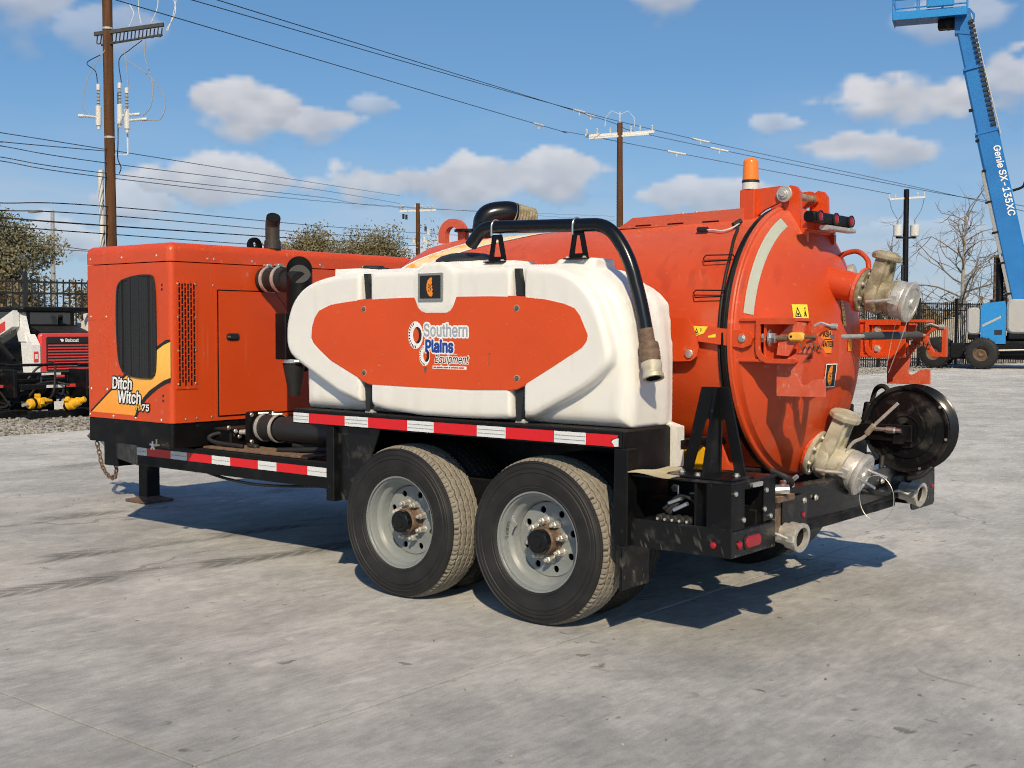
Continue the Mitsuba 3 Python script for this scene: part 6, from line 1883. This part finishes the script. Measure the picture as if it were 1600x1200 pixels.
def camlock(y, z, k, r=.060, x=1.0, lean=(1, -.1, -.12)):
    d = np.array(lean, float)
    d /= np.linalg.norm(d)
    o = np.array([x, y, z])
    add('hose_end', lathe([(r * .62, -.02), (r * .8, -.02), (r * .8, .03), (r, .036), (r, .078), (r * 1.08, .082), (r * 1.08, .096), (r * .78, .096), (r * .74, .05), (0, .05)], o, d, 28), 'steel', k, smooth=30)
    add('hose_end_bore', lathe([(r * .745, .075), (0, .052)], o, d, 24), 'flat_black', k)
    for s_ in (-1, 1):
        add('cam_lever', cat(hull([o + d * a + np.array([0, s_ * b_, c_]) for a in (.05, .085) for b_ in (r * .95, r * 1.3) for c_ in (-.014, .014)]), tube(filleted([o + d * .06 + [0, s_ * r * 1.25, 0], o + d * .0 + [0, s_ * r * 1.5, .012], o + d * -.03 + [0, s_ * r * 1.6, .0]], .02, 4), .007, 8)), 'steel', k)


for y0, nm, z0, z1 in ((.41, 'a', .42, .63), (2.03, 'b', .40, .59)):
    k = sub('coupling_rack')
    ysg = y0
    add('plate', cat(rbox(1.0, 1.008, y0 + .07 if nm == 'a' else y0 - .02, y0 + .32, z0, z1, .03, 'x')), 'scraped_black', k)
    add('saddle', cat(bx(.94, 1.03, y0 - .01, y0 + .15, z1 - .01, z1 + .02, .004), bx(.95, 1.0, y0 + .02, y0 + .10, z0 + .05, z1, .004)), 'rusty_steel', k)
    camlock(y0 + (.10 if nm == 'a' else -.10), .475 if nm == 'a' else .515, k)
    add('spare_nozzle', cat(cyl((.98, y0 + .0, z1 + .045), (1.05, y0 + .05, z1 + .05), .022, 12, .003), tube(filleted([(.97, y0 + .12, z1 + .04), (1.0, y0 + .10, z1 + .075), (1.03, y0 + .03, z1 + .06)], .03, 5), .012, 8)), 'bright_steel' if nm == 'a' else 'dirty_cast', k)
    add('red_reflector', lathe([(.013, 0), (.012, .005), (0, .007)], (1.008, y0 + .28, (z0 + z1) / 2 + .01), (1, 0, 0), 12), 'lens_red', k)
fb = sub('far_tool_box')
add('shell', bx(.53, .99, 2.02, 2.40, .435, .66, .004), 'black_paint', fb)
for k, pts_ in enumerate(([(.96, 1.30, .60), (1.05, 1.36, .57), (1.06, 1.55, .55), (.99, 1.72, .58)], [(.97, .56, .66), (1.04, .50, .70), (1.05, .44, .73), (.98, .42, .76)], [(.98, 1.78, .67), (1.06, 1.84, .69), (1.07, 1.95, .66), (1.0, 2.02, .62)])):
    add('hydraulic_hose', tube(smoothpath(pts_, 8), .013, 8), 'rubber', rb_, smooth=40)
for y_ in (.50, .58, 1.86, 1.92):
    add('hose_fitting', cat(cyl((1.0, y_, .672), (1.0, y_, .71), .014, 6, .002), cyl((1.0, y_, .70), (1.03, y_, .725), .010, 8)), 'dirty_cast' if y_ > 1 else 'bright_steel', rb_)
for y_, z_ in ((.70, .60), (.82, .60), (1.15, .61), (1.60, .60)):
    add('beam_bolt', bolt((1.006, y_, z_), (1, 0, 0), .010, .010), 'steel', rb_)
# --- hose reel on the far rear corner
rl = sub('hose_reel', 'black steel hose reel standing beside the rear door')
ro = np.array([1.085, 1.70, .866])
fl = [(.03, .0), (.10, .0), (.105, .012), (.15, .012), (.152, .020), (.195, .022), (.205, .006), (.220, .0), (.224, .004), (.222, .012), (.205, .02), (.19, .034), (.03, .034)]
add('near_flange', lathe(fl, ro, (0, 1, 0), 48), 'scraped_black', rl, smooth=30)
add('hub', lathe([(.07, -.01), (.07, .2)], ro, (0, 1, 0), 24), 'black_paint', rl)
add('wound_hose', lathe([(.07, .03)] + [(.15 + .012 * math.sin(k * math.pi / 3) ** 2, .03 + k * .0045) for k in range(19)] + [(.07, .112)], ro, (0, 1, 0), 40), 'rubber', rl, smooth=40)
add('far_flange', lathe([(.03, .115), (.19, .115), (.205, .126), (.220, .132), (.227, .138), (.225, .146), (.03, .146)], ro, (0, 1, 0), 48), 'gloss_black', rl, smooth=30)
add('frame_arm', cat(bx(.72, 1.13, 1.672, 1.688, .80, .888, .004), prism([(1.035, .875), (1.035, .79), (1.09, .79), (1.115, .83), (1.115, .875)], 'y', 1.66, 1.672)), 'black_paint', rl)
add('frame_post', cat(bx(.74, .80, 1.66, 1.90, .66, .90, .004), bx(.76, 1.02, 1.87, 1.885, .80, .888, .004)), 'black_paint', rl)
add('swivel', cat(cyl((.93, 1.655, .862), (1.08, 1.655, .858), .012, 10), cyl((1.0, 1.655, .86), (1.05, 1.655, .859), .018, 8, .003)), 'bright_steel', rl)
add('rim_bolt', cat(*[cyl(ro + [.213 * math.cos(t), .0, .213 * math.sin(t)], ro + [.213 * math.cos(t), .012, .213 * math.sin(t)], .008, 8) for t in (.6, -.2, -1.2)]), 'bright_steel', rl)
add('feed_hose', tube(smoothpath([(.84, 1.85, .98), (.87, 1.84, 1.06), (.93, 1.82, 1.07), (.985, 1.80, .98), (1.0, 1.78, .88)], 8), .013, 8), 'rubber', rl, smooth=True)
add('drain_hose', tube(smoothpath([(.97, 1.69, .72), (.975, 1.66, .66), (.96, 1.62, .61)], 6), .014, 8), 'rubber', rl, smooth=True)
add('whip_end', tube(smoothpath([(1.22, 1.72, .68), (1.17, 1.70, .63), (1.10, 1.70, .61)], 6), .012, 8), 'rubber', rl, smooth=True)
add('grip_sleeve', cyl((.80, 1.86, .80), (.83, 1.86, .985), .032, 14, .008), 'rubber', rl, smooth=30)

# --- loose sheet lying on the rear tool box
k_ = thing('cardboard_sheet', 'warped tan cardboard sheet lying on the black rear tool box', 'cardboard')
n_ = 14
u_, v_ = np.meshgrid(np.linspace(0, 1, n_), np.linspace(0, 1, n_), indexing='ij')
xx, yy = .53 + u_ * .21 + .03 * v_, -.03 + v_ * .28
zz = .757 + .007 * np.sin(u_ * 4.5 + .6) * (1 - v_ * .5) + .004 * np.sin(v_ * 7)
top_ = np.stack([xx, yy, zz], -1).reshape(-1, 3)
i, j_ = np.meshgrid(np.arange(n_ - 1), np.arange(n_ - 1), indexing='ij')
a = (i * n_ + j_).ravel()
Ft = np.vstack([np.stack([a, a + n_, a + n_ + 1], -1), np.stack([a, a + n_ + 1, a + 1], -1)])
bd_ = np.concatenate([np.arange(n_), np.arange(1, n_) * n_ + n_ - 1, (n_ - 1) * n_ + np.arange(n_ - 2, -1, -1), np.arange(n_ - 2, 0, -1) * n_])
N_ = n_ * n_
b2 = np.roll(bd_, -1)
Fs = np.vstack([np.stack([bd_, b2 + N_, b2], -1), np.stack([bd_, bd_ + N_, b2 + N_], -1)])
sheet = trimesh.Trimesh(np.vstack([top_, top_ - [0, 0, .004]]), np.vstack([Ft, Ft[:, ::-1] + N_, Fs]), process=False)
scene[k_] = mikit.ply(sheet, 'cardboard', smooth=30)
